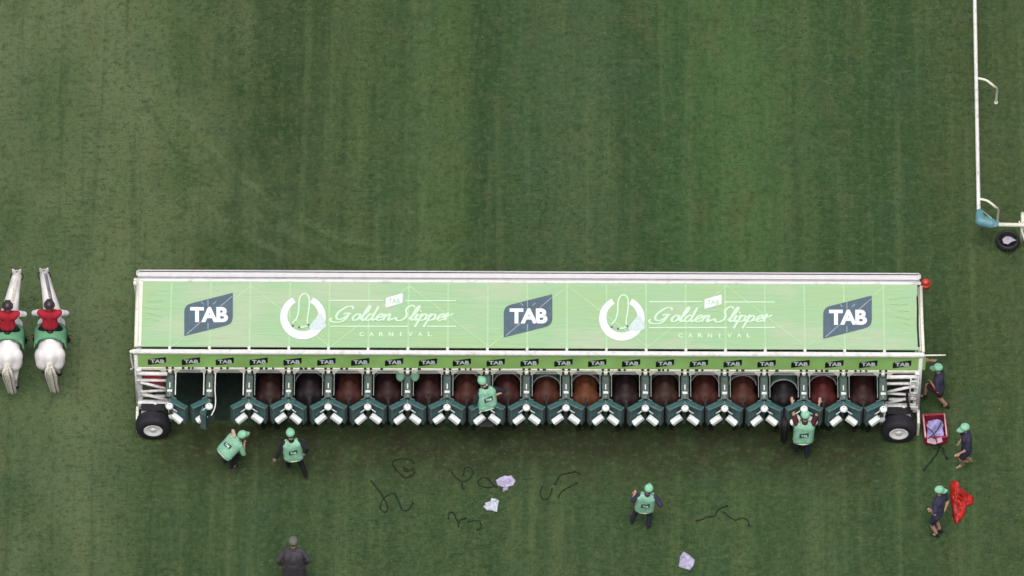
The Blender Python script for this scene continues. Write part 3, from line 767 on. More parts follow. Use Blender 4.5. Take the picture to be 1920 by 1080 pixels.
def build_horse(root, caps_info, body_m, hair, cloth, cloth_y=.0, tail=None, shared=None, cloth_w=.50, tail_r=.05, mane_m=None, cloth_arc=.10, cloth_fat=.02, hoof=((-.69, -.69), (.56, .56))):
    caps, P, B, mid, Nn = caps_info
    bm_ = caps_mesh('horse_body', caps, .018, body_m, 8) if shared is None else shared
    b = obj('body', bm_, root)
    b.material_slots[0].link = 'OBJECT'; b.material_slots[0].material = body_m
    for s in (-1, 1):
        for x, y in ((s*.165, hoof[0][s > 0]), (s*.15, hoof[1][s > 0])): 
            hf = MB(); hf.lathe((x, y, 0), (0, 0, 1), [(.001, .0), (.062, .0), (.045, .09), (.001, .09)], 12); obj('hoof', hf.mesh('hoof', hoof_m), root)
    tl = tail or [(0, -.74, 1.46), (0, -.88, 1.40), (0, -1.0, 1.26), (0, -1.04, 1.0), (0, -1.03, .75), (0, -1.01, .55)]
    obj('tail', tail_mesh(tl, tail_r, hair), root)
    mn = MB(); rr = random.Random(3)
    for i in range(26):
        t = i/25; p = B.lerp(mid, min(1, t*2)) if t < .5 else mid.lerp(P, t*2-1); rad = .215+(.10-.215)*t if t < .5 else .16+(.11-.16)*(t*2-1)
        q = p+V((0, -.45, .9)).normalized()*(rad*.93)
        mn.tube([q+V((-.01, 0, .005)), q+V((.05, 0, .0)), q+V((.09, -.01, -.1+rr.uniform(-.02, .02)))], [.02, .024, .012], 5)
    obj('mane', mn.mesh('mane', mane_m or hair), root)
    # saddle cloth draped over the back
    if cloth:
        sc_ = MB(); vs = []; y0, y1 = cloth_y, cloth_y+cloth_w; NA, NL = 17, 7
        for i in range(NL):
            y = y0+(y1-y0)*i/(NL-1)
            for k in range(NA):
                a = R(-82+164*k/(NA-1)); rx, rz = .325+cloth_fat, .375+cloth_fat*.5
                vs.append((rx*math.sin(a)*(1+.02*math.sin(k*2)), y+(cloth_arc*max(0, math.cos(a*1.0)) if i == 0 else 0), 1.185+rz*math.cos(a)))
        fs = [(i*NA+k, i*NA+k+1, (i+1)*NA+k+1, (i+1)*NA+k) for i in range(NL-1) for k in range(NA-1)]
        sc_.add(vs, fs, 0, True)
        co = sc_.build('saddle_cloth', cloth[0], root)
        md = co.modifiers.new('t', 'SOLIDIFY'); md.thickness = .02; md.offset = 1
        if len(cloth) > 1:
            e = MB(); e.tube([V(vs[k])+V((0, 0, .012)) for k in range(NA)], .018, 6); obj('cloth_edging', e.mesh('cloth_edging', cloth[1]), co)
    return b
info = horse_parts()
shared_body = caps_mesh('racehorse_body', info[0], .018, black_hair, 7)
cg = mat('grey_saddle_cloth', (.12, .13, .13), .8); cl = mat('pale_edging', (.38, .42, .42), .8); cgr = mat('green_grey_cloth', (.06, .14, .10), .8); cdk = mat('black_saddle_cloth', (.015, .015, .02), .8)
GH = [ # stall number, colour words, base colour, cloth, cloth_y
 (3, 'dark brown', (.040, .014, .016), (cdk,), .05), (4, 'almost black brown', (.022, .012, .022), (cg, cl), -.05), (5, 'dark reddish bay', (.085, .022, .022), (cdk,), .02),
 (6, 'dusky dark bay', (.045, .014, .02), (cg,), -.02), (7, 'deep bay', (.055, .015, .02), (cdk,), .08), (8, 'red bay', (.085, .022, .02), (cg, cl), .0),
 (9, 'dark liver bay', (.07, .018, .022), (cg, cl), -.03), (10, 'liver chestnut', (.105, .027, .022), (cgr, cl), -.14), (11, 'bright chestnut', (.17, .048, .026), (cg, cl), -.02),
 (12, 'black brown', (.032, .014, .02), (cdk,), .0), (13, 'brown', (.060, .024, .020), (cg,), -.03), (14, 'rich bay', (.085, .020, .020), (cg, cl), -.02),
 (15, 'reddish brown', (.10, .028, .024), (cg, cl), -.05), (16, 'black', (.014, .010, .018), (cgr, cl), -.18), (17, 'blood bay', (.105, .014, .018), (cg, cl), -.05), (18, 'dark mahogany', (.050, .016, .018), (cdk,), .1)]
ordn = {3: 'third', 4: 'fourth', 5: 'fifth', 6: 'sixth', 7: 'seventh', 8: 'eighth', 9: 'ninth', 10: 'ninth', 11: 'eighth', 12: 'seventh', 13: 'sixth', 14: 'fifth', 15: 'fourth', 16: 'third', 17: 'second', 18: 'first'}
for st, words, c, cloth, cy in GH:
    x = (POST[st-1]+POST[st])/2
    cy -= .13
    rt = empty('racehorse', (x+random.uniform(-.02, .02), .36+random.uniform(-.05, .05), 0), random.uniform(-.03, .03)); rt.scale = (1.08, 1.0, 1.02+random.uniform(-.02, .02))
    end = 'left' if st < 10 else 'right'
    tag(rt, '%s racehorse in the %s stall from the %s end of the gate' % (words, ordn[st], end), 'horse', 'racehorses loaded in the starting gate')
    tail = None
    if st == 16: tail = [(0, -.93, 1.27), (.0, -1.04, 1.36), (-.0, -1.25, 1.5), (.0, -1.5, 1.42), (.0, -1.62, 1.15), (.0, -1.62, .8)]
    build_horse(rt, info, horse_mat('coat_%s' % words.replace(' ', '_'), c), black_hair, cloth, cy, tail, shared_body, tail_r=.11 if st == 16 else .05)

# ------------------------------------------------------------------ people
def ik(a, c, l1, l2, pole):
    a, c, pole = V(a), V(c), V(pole); d = c-a; L_ = d.length
    if L_ > (l1+l2)*.995: c = a+d*((l1+l2)*.995/L_); d = c-a; L_ = d.length
    k = (l1*l1-l2*l2+L_*L_)/(2*L_); h = math.sqrt(max(0, l1*l1-k*k)); dn = d/L_
    pp = pole-dn*pole.dot(dn)
    if pp.length < 1e-4: pp = dn.orthogonal()
    return a+dn*k+pp.normalized()*h, c
def person(label, cat='person', root=(0, 0, 0), face=(0, 1, 0), pelvis=(0, 0, .95), torso=(0, .02, .5), hands=((-.25, .1, .85), (.25, .1, .85)),
           feet=((-.12, 0, 0), (.12, 0, 0)), shirt=navy, sleeve=.45, legs=navy2, leg_cut=1.0, vest=True, cap='mint', shoes=shoe_m, head_off=(0, 0, 0), look=None,
           shoulder=None, bulk=1.0, group=None, foot_dir=None, knee_pole=None, elbow_pole=None, size=1.0, sleeve_band=None, jacket_hem=.0, ground_feet=True):
    rt = empty('person', root); rt.scale = (size,)*3
    tag(rt, label, cat, group)
    F = V(face).normalized(); up = V((0, 0, 1)); S = F.cross(up).normalized() if shoulder is None else V(shoulder).normalized()   # S = person's right
    S = S*bulk
    Pv = V(pelvis); T = V(torso); Nk = Pv+T; td = T.normalized(); Bk = (S.cross(td)).normalized()    # forward of the chest
    if Bk.dot(F) < 0: Bk = -Bk
    ch = Pv.lerp(Nk, .72); wa = Pv.lerp(Nk, .35)
    lk = V(look).normalized() if look else F
    Hc = Nk+td*.10+up*.09+V(head_off)
    sh = {s: Nk-td*.07+S*(s*.195) for s in (-1, 1)}; hp = {s: Pv+S*(s*.09)-td*.03 for s in (-1, 1)}
    caps_t = [(Pv-S*.075, .105, Pv+S*.075, .105), (Pv, .12, wa, .115), (wa-S*.06, .095, wa+S*.06, .095), (ch-S*.105, .115, ch+S*.105, .115), (wa, .115, ch, .13), (Nk-td*.08-S*.12, .07, Nk-td*.08+S*.12, .07), (Nk-td*.02, .075, Nk, .06)]
    for s in (-1, 1): caps_t += [(ch+S*s*.09, .11, sh[s], .065), (wa+S*s*.05, .10, Pv+S*s*.07, .11)]
    caps_h = [(Nk, .058, Hc-up*.04, .055), (Hc+up*.03, .094, (.88, .98, 1.08)), (Hc+lk*.028-up*.045, .070, (.9, .95, 1.0)), (Hc+lk*.045-up*.085, .035, Hc+lk*.05-up*.075, .035),
              (Hc+lk*.088+up*.0, .011, Hc+lk*.108-up*.03, .014), (Hc+lk*.082-up*.058-S*.014, .010, Hc+lk*.082-up*.058+S*.014, .010), (Hc+lk*.078+up*.028-S*.03, .012, Hc+lk*.078+up*.028+S*.03, .012)]
    hs = lk.cross(up).normalized()
    for s in (-1, 1): caps_h.append((Hc+hs*s*.085-up*.005, .016, Hc+hs*s*.088+up*.03, .018))
    arms = []; hand_caps = []; slv = []; fore = []
    for s, ht in ((-1, hands[0]), (1, hands[1])):
        pole = V(elbow_pole[0 if s < 0 else 1]) if elbow_pole else (S*s*.6-F*.5-up*.5)
        el, wr = ik(sh[s], V(ht), .29, .26, pole)
        d = (wr-el).normalized(); arms += [(sh[s], .058, sh[s].lerp(el, .4), .052), (sh[s].lerp(el, .4), .052, el, .042), (el, .042, el.lerp(wr, .3), .041), (el.lerp(wr, .3), .041, wr, .027)]
        slv.append((sh[s], el, wr, s))
        side = d.cross(F if abs(d.dot(F)) < .85 else up).normalized(); nrm = side.cross(d).normalized()
        pc = wr+d*.05; hand_caps += [(wr, .026, pc-side*.016, .021), (pc-side*.022, .017, pc+side*.022, .017), (pc+d*.03-side*.024, .015, pc+d*.03+side*.024, .014)]
        kb = pc+d*.04
        for fi, (off, ln) in enumerate(((-.027, .072), (-.009, .082), (.009, .076), (.026, .058))):
            p0 = kb+side*off; p1 = p0+d*ln*.5+nrm*.006; p2 = p1+(d*.8+nrm*.6).normalized()*ln*.3; p3 = p2+(d*.5+nrm*.85).normalized()*ln*.25
            hand_caps += [(p0, .0098, p1, .009), (p1, .009, p2, .0085), (p2, .0085, p3, .0075)]
        tb = wr+d*.025-side*.02; t1 = tb-side*.028+d*.028+nrm*.01; t2 = t1-side*.006+d*.03+nrm*.012
        hand_caps += [(tb, .014, t1, .012), (t1, .012, t2, .010)]
    leg_caps = []; leg_j = []
    for s, ft in ((-1, feet[0]), (1, feet[1])):
        an = V(ft)+up*.09; kp = V(knee_pole[0 if s < 0 else 1]) if knee_pole else F+S*s*.15
        kn, an = ik(hp[s], an, .44, .43, kp)
        leg_caps += [(hp[s], .095, hp[s].lerp(kn, .5), .078), (hp[s].lerp(kn, .5), .078, kn, .057), (kn, .056, kn.lerp(an, .35), .055), (kn.lerp(an, .35), .055, an, .038)]
        fdv = V(foot_dir[0 if s < 0 else 1]).normalized() if foot_dir else (F+S*s*.2).normalized(); fdv = V((fdv.x, fdv.y, 0)).normalized()
        leg_j.append((hp[s], kn, an, fdv, s)); leg_caps += [(an, .04, an+fdv*.10-up*.045, .032)]
    body = caps_mesh('person_body', caps_t+caps_h+arms+hand_caps+leg_caps, .0075, skin, 1)
    obj('body', body, rt)
    ey = MB()
    for s in (-1, 1): ey.sphere(Hc+lk*.087+hs*s*.031+up*.012, .010, 8, 6)
    obj('eyes', ey.mesh('eyes', eye_m), rt)
    inf = lambda cs, e: [(c[0], c[1]+e, c[2], c[3]+e) if len(c) == 4 else (c[0], c[1]+e, c[2]) for c in cs]
    # shirt with sleeves cut at 'sleeve' (0..1 of the whole arm)
    cs = inf(caps_t, .016)
    for a, el, wr, s in slv:
        k = sleeve*2
        if k <= 1: cs.append((a, .078, a.lerp(el, k), .070))
        else: cs += [(a, .078, el, .06), (el, .06, el.lerp(wr, k-1), .046)]
    obj('shirt', caps_mesh('shirt', cs, .013, shirt, 2), rt)
    if sleeve_band:
        cb = []
        for a, el, wr, s in slv: cb += [(a.lerp(el, .15), .086, a.lerp(el, .95), .074)]
        obj('sleeve', caps_mesh('sleeve', cb[:1], .012, sleeve_band, 2), rt); obj('sleeve', caps_mesh('sleeve', cb[1:], .012, sleeve_band, 2), rt)
    # trousers or shorts
    cs = [(Pv-S*.075, .122, Pv+S*.075, .122), (Pv+td*.08, .12, Pv, .125)]
    for h, kn, an, fdv, s in leg_j:
        if leg_cut <= .5: cs += [(h, .115, h.lerp(kn, leg_cut*2), .095)]
        else: cs += [(h, .112, kn, .078), (kn, .076, kn.lerp(an, (leg_cut-.5)*1.9), .058)]
    obj('shorts' if leg_cut <= .6 else 'trousers', caps_mesh('trousers', cs, .013, legs, 2), rt)
    for h, kn, an, fdv, s in leg_j:
        b_ = caps_mesh('shoe', [(an-up*.045-fdv*.03, .043, an-up*.052+fdv*.11, .036), (an-up*.055+fdv*.05, .042, an-up*.06+fdv*.16, .030), (an+up*.04, .05, an-up*.03, .047)], .010, shoes, 2); obj('shoe', b_, rt)
    if vest:
        vc = [(Pv-td*.04-S*.12, .145, Pv-td*.04+S*.12, .145), (wa-S*.115, .138, wa+S*.115, .138), (ch-S*.13, .142, ch+S*.13, .142), (Pv, .15, ch, .155), (Nk-td*.07-S*.11, .092, Nk-td*.07+S*.11, .092), (Nk-td*.12, .12, Nk-td*.06, .10)]
        for s in (-1, 1): vc += [(Pv+S*s*.115, .143, ch+S*s*.125, .142), (Pv+S*s*.05, .148, ch+S*s*.05, .15), (ch+S*s*.13, .13, Nk-td*.08+S*s*.14, .09), (Pv-td*.03+S*s*.09, .14, wa+S*s*.085, .136)]
        vo = obj('vest', caps_mesh('vest', vc, .013, mint_vest, 2), rt)
        # trim round the hem and badge on the back
        tr = MB(); c0 = Pv-td*.12
        tr.tube([c0+S*(math.cos(a)*.235)+Bk*(math.sin(a)*.130) for a in np.linspace(0, 2*math.pi, 25)[:-1]], .014, 6, closed=True)
        for s in (-1, 1):
            t2_ = MB()
            t2_.tube(crom([Nk-td*.0+S*s*.12-Bk*.075, Nk-td*.06+S*s*.205, ch+S*s*.25-td*.02, Nk-td*.06+S*s*.20+Bk*.06, Nk+S*s*.12+Bk*.07], 4), .013, 6)
            obj('armhole_trim', t2_.mesh('armhole_trim', vest_trim), vo)
        obj('vest_trim', tr.mesh('vest_trim', vest_trim), vo)
        bd = MB(); c1 = Pv.lerp(Nk, .42)-Bk*.160
        bf = lambda x, y, h: c1+S*x+td*y-Bk*(h+.004-(x*x)*.55)
        n = 6
        for i in range(n):
            xa_, xb_ = -.11+.22*i/n, -.11+.22*(i+1)/n
            ya, yb = .02*(xa_/.11), .02*(xb_/.11)
            bd.prism([(xa_, -.05+ya), (xb_, -.05+yb), (xb_, .055+yb), (xa_, .055+ya)], bf, -.02, .012, 0)
        add_text(bd, 'TAB', -.075, -.03, .08, .035, bf, .017, 1, bold=.04)
        obj('badge', bd.mesh('badge', [mat('dark_green_badge', (.015, .07, .035), .6), print_white]), vo)
    # headwear
    if cap == 'mint' or cap == 'grey':
        cm = mint if cap == 'mint' else hair_grey
        cm_ = MB(); cc = Hc+up*.055-lk*.005
        Rm = Matrix((hs, lk, up)).transposed()
        prof = []; NA = 20
        vs = []; rings = 8
        for i in range(rings+1):
            a = (i/rings)*math.pi*.56; 
            for k in range(NA):
                t = 2*math.pi*k/NA; vs.append(cc+Rm @ V((math.sin(a)*math.cos(t)*.118, math.sin(a)*math.sin(t)*.132, math.cos(a)*.105)))
        fs = [(i*NA+k, i*NA+(k+1) % NA, (i+1)*NA+(k+1) % NA, (i+1)*NA+k) for i in range(rings) for k in range(NA)]
        cm_.add(vs, fs, 0, True); cm_.sphere(cc+up*.106, .010, 8, 5)
        if cap == 'mint':
            bv = []; nb = 9
            for j in range(4):
                for i in range(nb):
                    t = R(25+130*i/(nb-1)); r_ = .122+.020*j
                    y_ = math.sin(t)*r_*(1+.09*j); bv.append(cc+Rm @ V((math.cos(t)*.115*(1-.03*j), y_, -.012-.022*j-.02*abs(math.cos(t)))))
            bf_ = [(j*nb+i, j*nb+i+1, (j+1)*nb+i+1, (j+1)*nb+i) for j in range(3) for i in range(nb-1)]
            cm_.add(bv, bf_, 0, True)
        co = obj('cap', cm_.mesh('cap', cm), rt); md = co.modifiers.new('t', 'SOLIDIFY'); md.thickness = .008
        hr = caps_mesh('hair', [(Hc+up*.02-lk*.015, .096, (.97, 1.0, 1.0)), (Hc-lk*.05-up*.04, .055, Hc-lk*.06-up*.02, .06)], .012, hair_m, 2); obj('hair', hr, rt)
    elif cap == 'helmet':
        hm = MB(); cc = Hc+up*.04; hm.sphere(cc, .128, 20, 12, sc3=(.92, 1.06, .9)); hm.lathe(cc-up*.02, (0, 0, 1), [(.122, -.03), (.145, -.015), (.14, .0), (.12, .01)], 20)
        hm.box(cc+lk*.14-up*.03, (.14, .08, .015)); hm.tube([cc+hs*.1-up*.02, Hc+lk*.04-up*.12, cc-hs*.1-up*.02], .008, 5)
        obj('helmet', hm.mesh('helmet', helmet_m), rt)
    return rt

GP = 'gate handlers in mint vests'; GN = 'handlers in navy shirts at the right end'
def rel(root, px, py, z): return tuple(W(px, py, z)-V(root))
# stooping handler
r_ = W(433, 880); rl = lambda px, py, z: rel(r_, px, py, z)
person('handler in mint vest stooping over with orange brown cloth tucked under one arm', root=r_, face=(.8, .6, 0), pelvis=rl(424, 846, .85), torso=tuple(V(rl(445, 823, 1.14))-V(rl(424, 846, .85))),
       hands=(rl(446, 826, 1.0), rl(458, 832, .95)), feet=(rl(422, 866, 0), rl(434, 878, 0)), shirt=mint_vest, sleeve=.5, legs=black_cloth, group=GP, head_off=(.07, .0, -.06))
cb = caps_mesh('cloth_bundle', [(W(430, 820, 1.1), .055, W(441, 824, 1.14), .06), (W(441, 824, 1.14), .05, W(447, 820, 1.1), .05)], .012, brown_cloth, 1)
cw = caps_mesh('white_bandage', [(W(437, 808, 1.22), .05, W(440, 817, 1.22), .05), (W(440, 817, 1.2), .05, W(433, 820, 1.2), .04)], .012, tan_cloth, 1)
tag(obj('cloth', cb), 'orange brown cloth held under the arm of the stooping handler', 'cloth')
tag(obj('towel', cw), 'cream rolled towel over the shoulder of the stooping handler', 'towel')
# walking handler
r_ = W(556, 890)
person('handler in mint vest walking toward the gate with left hand held out low', root=r_, face=(-.15, 1, 0), pelvis=rl(550, 853, .95), torso=tuple(V(rl(546, 826, 1.43))-V(rl(550, 853, .95))),
       hands=(rl(516, 862, .85), rl(572, 850, 1.0)), feet=(rl(541, 876, .0), rl(574, 896, .0)), shirt=black_cloth, sleeve=.92, legs=black_cloth, group=GP, head_off=(-.01, .06, 0))
# handler standing up on the rear doors
r_ = V((POST[8]+.0, -1.27, 1.0))
person('handler in mint vest up on the rear doors between two stalled horses', root=r_, face=(-.35, 1, 0), pelvis=rl(914, 757, 1.92), torso=tuple(V(rl(911, 728, 2.30))-V(rl(914, 757, 1.92))),
       hands=(rl(891, 748, 1.98), rl(928, 742, 2.1)), feet=(rl(905, 789, 1.36), rl(921, 789, 1.36)), knee_pole=((-.8, .5, .3), (.8, .5, .3)), shirt=black_cloth, sleeve=.6, legs=black_cloth, group=GP, head_off=(-.09, .05, -.03))
# handler pushing two horses in
r_ = W(1504, 853)
person('handler in mint vest reaching both bare arms up to the rumps of two horses', root=r_, face=(0, 1, 0), pelvis=rl(1506, 822, 1.0), torso=tuple(V(rl(1509, 795, 1.50))-V(rl(1506, 822, 1.0))), size=1.05,
       hands=(rl(1484, 750, 1.93), rl(1537, 753, 1.92)), feet=(rl(1492, 846, 0), rl(1513, 856, 0)), shirt=maroon, sleeve=.35, legs=navy2, group=GP, head_off=(0, .05, 0),
       elbow_pole=((-1, -.1, .3), (1, -.1, .3)))
# handler standing behind
r_ = W(1205, 984)
person('handler in mint vest standing alone with feet wide apart facing the gate', root=r_, face=(.1, 1, 0), pelvis=rl(1209, 950, .93), torso=tuple(V(rl(1214, 927, 1.42))-V(rl(1209, 950, .93))),
       hands=(rl(1189, 928, 1.05), rl(1236, 944, 1.0)), feet=(rl(1184, 980, 0), rl(1216, 989, 0)), shirt=navy, sleeve=.45, legs=navy2, group=GP, head_off=(.02, .02, 0))
# three in navy
r_ = W(1762, 762)
person('handler in navy shirt lunging with one foot up on the gate end', root=r_, face=(-1, .25, 0), shoulder=(.25, 1, 0), pelvis=rl(1762, 728, .92), torso=tuple(V(rl(1760, 701, 1.40))-V(rl(1762, 728, .92))),
       hands=(rl(1748, 720, 1.1), rl(1742, 676, 1.5)), feet=(rl(1733, 745, .25), rl(1776, 765, 0)), shirt=navy, sleeve=.4, legs=maroon, leg_cut=.38, vest=False, group=GN, head_off=(-.02, .02, 0),
       knee_pole=((-.4, .6, .6), (-1, 0, 0)))
r_ = W(1812, 872)
person('handler in navy shirt and shorts standing beside the red crate', root=r_, face=(-1, -.3, 0), pelvis=rl(1813, 838, .93), torso=tuple(V(rl(1811, 811, 1.42))-V(rl(1813, 838, .93))),
       hands=(rl(1800, 850, .9), rl(1800, 828, 1.1)), feet=(rl(1804, 874, 0), rl(1818, 866, 0)), shirt=navy, sleeve=.48, legs=navy, leg_cut=.36, vest=False, group=GN, shoes=shoe_tan, head_off=(-.03, -.02, 0), knee_pole=((-.8, -.4, 0), (-1, -.4, 0)))
r_ = W(1760, 1004)
person('handler in navy shirt and shorts standing beside the red cloth pile', root=r_, face=(-.8, .5, 0), pelvis=rl(1759, 962, .93), torso=tuple(V(rl(1761, 930, 1.43))-V(rl(1759, 962, .93))),
       hands=(rl(1746, 958, 1.0), rl(1772, 955, .95)), feet=(rl(1757, 1006, 0), rl(1763, 998, 0)), shirt=navy, sleeve=.40, legs=navy, leg_cut=.38, vest=False, group=GN, look=(1, .2, 0), head_off=(0, .0, 0))
# man in grey at the bottom edge
r_ = W(551, 1098)
person('person in a dark grey jacket at the bottom edge of the picture', root=r_, face=(0, 1, 0), pelvis=rl(551, 1062, .95), torso=tuple(V(rl(550, 1034, 1.45))-V(rl(551, 1062, .95))),
       hands=(rl(529, 1062, .95), rl(573, 1060, .95)), feet=(rl(543, 1098, 0), rl(561, 1100, 0)), shirt=grey_cloth, sleeve=.95, legs=grey_cloth, vest=False, cap='grey', head_off=(0, .04, 0), size=1.08)

rr_ = [o for o in bpy.data.objects if o.get('label', '').startswith('person in a dark grey')][0]
pv = V(rl(551, 1062, .95))
obj('coat', caps_mesh('coat', [(pv+V((-.12, 0, 0)), .17, pv+V((.12, 0, 0)), .17), (pv+V((-.13, -.02, -.35)), .17, pv+V((.13, -.02, -.35)), .17), (pv+V((-.12, 0, .38)), .13, pv+V((-.12, -.02, -.35)), .17), (pv+V((.12, 0, .38)), .13, pv+V((.12, -.02, -.35)), .17), (pv+V((0, 0, .3)), .16, pv+V((0, 0, -.3)), .19), (pv+V((0, 0, .1)), .2, pv+V((0, -.02, -.4)), .2),
    (pv+V((-.14, .04, .38)), .12, pv+V((.14, .04, .38)), .12), (pv+V((-.12, .02, .2)), .15, pv+V((.12, .02, .2)), .15)], .015, grey_cloth, 2), rr_)
# ------------------------------------------------------------------ two grey lead ponies with riders
grey_coat = horse_mat('grey_pony_coat', (.66, .64, .64), .6, False); grey_hair = mat('pale_horse_hair', (.54, .51, .45), .7, var=.25, scale=20)
def pony(px, py, px_neck, label, rlabel, lean, hind):
    inf_ = horse_parts(poll=(px_neck, 1.30, 2.06), nose_d=(px_neck*.3, .30, -.52), base=(0.02, .60, 1.40), hind=hind, ear=1.9)
    base = W(px, py, 1.3); rt = empty('lead_pony', (base.x, base.y+.96*1.06, 0)); rt.scale = (1.1, 1.06, 1.05)
    tag(rt, label, 'horse', 'grey lead ponies with riders')
    build_horse(rt, inf_, grey_coat, grey_hair, (green_cloth,), -.46, [(0, -.93, 1.3), (.01, -1.05, 1.2), (.04, -1.09, 1.0), (.07, -1.11, .7), (.11, -1.12, .35)], None, .62, cloth_arc=.22, cloth_fat=.055, tail_r=.11, mane_m=mat('grey_mane', (.16, .15, .16), .7, var=.3) if px > 50 else None, hoof=((-.69+hind[0], -.69+hind[1]), (.56, .56)))
    P = inf_[1]; br = MB()
    q = P+V((0, -.02, -.0)); br.tube([q+V((math.cos(a)*.15, math.sin(a)*.04-.05, math.sin(a)*.15-.0)) for a in np.linspace(0, 6.28, 15)[:-1]], .014, 6, closed=True)
    obj('bridle', br.mesh('bridle', leather), rt)
    sd_ = caps_mesh('saddle', [((0, -.12, 1.56), .10, (0, .25, 1.57), .09), ((0, -.16, 1.6), .06, (0, -.08, 1.6), .05)], .015, leather, 2); obj('saddle', sd_, rt)
    rr = V((rt.location.x, rt.location.y-.02, 0))
    person(rlabel, root=rr, face=(0, 1, 0), pelvis=(0, -.02, 1.72), torso=(lean, .13, .44), bulk=1.25, hands=((-.16+lean*.3, .30, 1.80), (.18+lean*.3, .30, 1.80)), feet=((-.43, .12, .78), (.43, .12, .78)),
           shirt=red_cloth, sleeve=.05, legs=black_cloth, vest=False, cap='helmet', sleeve_band=white_cloth, shoes=shoe_m, knee_pole=((-.6, 1, 0), (.6, 1, 0)),
           elbow_pole=((-1, -.15, .1), (1, -.15, .1)), size=1.06, group='riders on the grey ponies')
pony(93, 688, -.17, 'grey lead pony with neck turned slightly left, the nearer to the gate', 'rider in red jacket on the pony nearer to the gate', 0, (.42, .36))
pony(13, 690, .20, 'grey lead pony half outside the left edge of the picture', 'rider in red jacket at the left edge of the picture', .02, (.35, .0))

# ------------------------------------------------------------------ running rail at the right
rail = empty('running_rail', W(1834, 404, 0)); tag(rail, 'white plastic running rail with gooseneck posts and a teal padded corner', 'rail')
O = V(rail.location); RH = 1.15
def RW(px, py, z=RH): return W(px, py, z)-O
m = MB(); a, b = RW(1826, -90), RW(1835, 396); m.tube([a+(b-a)*i/10 for i in range(11)], .052, 12); m.build('top_rail', white, rail)
m = MB(); a, b = RW(1864, 421), RW(2080, 425); m.tube([a, b], .056, 12); m.build('top_rail', cream, rail)
def goose(px, py):
    m = MB(); t = RW(px, py); m.tube(crom([t, t+V((.22, -.02, -.06)), t+V((.42, -.10, -.2)), t+V((.52, -.02, -.45)), t+V((.53, .02, -.8)), t+V((.53, .03, -1.14))], 5), [.034]*26, 8)
    m.lathe(t+V((.53, .03, -1.14)), (0, 0, 1), [(.001, .06), (.05, .05), (.055, .0)], 10); m.build('post', cream, rail)
goose(1834, 147); goose(1836, 373); goose(1830, -75)
m = MB(); t = RW(1918, 412); m.tube([t, t+V((0, .0, -1.1))], .05, 10); m.tube([t+V((-.0, .22, 0)), t+V((0, -.02, 0))], .055, 10); m.tube([t+V((-.1, -.05, 0)), t+V((.25, -.6, -1.1))], .022, 8); m.tube([t+V((.3, 0, 0)), t+V((.3, 0, -1.1))], .04, 8); m.build('post', cream, rail)
m = MB(); P = [RW(1838, 394), RW(1836, 408), RW(1845, 418), RW(1858, 421), RW(1868, 421)]
pad = caps_mesh('corner_pad', [(RW(1837, 400), .12, RW(1838, 414), .15), (RW(1838, 414), .15, RW(1858, 419), .15), (RW(1858, 419), .15, RW(1868, 421), .09), (RW(1837, 410, .8), .13, RW(1855, 416, .8), .14)], .02, teal_light, 4); obj('corner_pad', pad, rail)
m = MB(); m.tube([RW(1842, 395, 1.25), RW(1858, 408, 1.28), RW(1866, 425, 1.2)], .008, 5); m.build('strap', cream, rail)
# black tub and rag by the rail
tl = W(1889, 458); m = MB(); m.lathe((0, 0, 0), (0, 0, 1), [(.001, .0), (.27, .0), (.31, .12), (.30, .24), (.26, .26), (.23, .22), (.24, .05), (.001, .04)], 24); m.tube([(-.3, 0, .18), (-.34, -.1, .2), (-.3, -.2, .18)], .018, 6); m.tube([(-.05, -.3, .12), (.02, -.36, .1), (.1, -.3, .12)], .02, 6)
o = m.build('tub', mat('black_tub_plastic', (.018, .018, .022), .6, var=.3), None, tl); tag(o, 'round black tub on the grass below the white rail', 'tub')
def crumple(name, poly_px, label, cat, m_, h=.12, z0=.0, seed=1, group=None, res=14, fold=None):
    """crumpled cloth: an outline filled with folded relief, with real thickness"""
    rr = np.random.default_rng(seed)
    poly = [(W(x, y, z0).x, W(x, y, z0).y) for x, y in [((1-t)*a_[0]+t*b_[0], (1-t)*a_[1]+t*b_[1]) for a_, b_ in zip(poly_px, poly_px[1:]+poly_px[:1]) for t in (0, .33, .67)]]
    cx = sum(p[0] for p in poly)/len(poly); cy = sum(p[1] for p in poly)/len(poly)
    n = len(poly); vs = [(0, 0, h*.6)]; fs = []
    ph = rr.uniform(0, 6.28, 6)
    def hh(x, y, t):
        if fold is not None:
            u = x*math.cos(fold)+y*math.sin(fold)+.05*math.sin(8*y+3*x)+.04*math.sin(17*x-5*y); w = -x*math.sin(fold)+y*math.cos(fold)
            v = abs(math.sin(u*21+1.5*math.sin(w*6)))**.8+.5*abs(math.sin(u*37+w*13+2))
            return h*(.15+.6*v*(.6+.4*math.sin(w*9+1)))*(1-t**10)+.012
        v = sum((1-2*abs(math.sin((x*math.cos(ph[i])+y*math.sin(ph[i])+.03*math.sin(9*x+7*y+i))*(7+4*i)+ph[i]*3)))/(1+.35*i) for i in range(5))/3
        return h*(.55+.9*v)*(1-t**6)+.015
    for j in range(1, res+1):
        t = j/res
        for i in range(n):
            x, y = (poly[i][0]-cx)*t, (poly[i][1]-cy)*t; vs.append((x, y, max(.008, hh(x, y, t)) if j < res else .005))
    for i in range(n): fs.append((0, 1+i, 1+(i+1) % n))
    for j in range(res-1):
        for i in range(n):
            k = (i+1) % n; a = 1+j*n; fs.append((a+i, a+n+i, a+n+k, a+k))
    fs.append(tuple(1+(res-1)*n+i for i in range(n)))
    mb = MB(); mb.add(vs, fs, 0, True); o = mb.build(name, m_, None, (cx, cy, z0)); tag(o, label, cat, group); return o
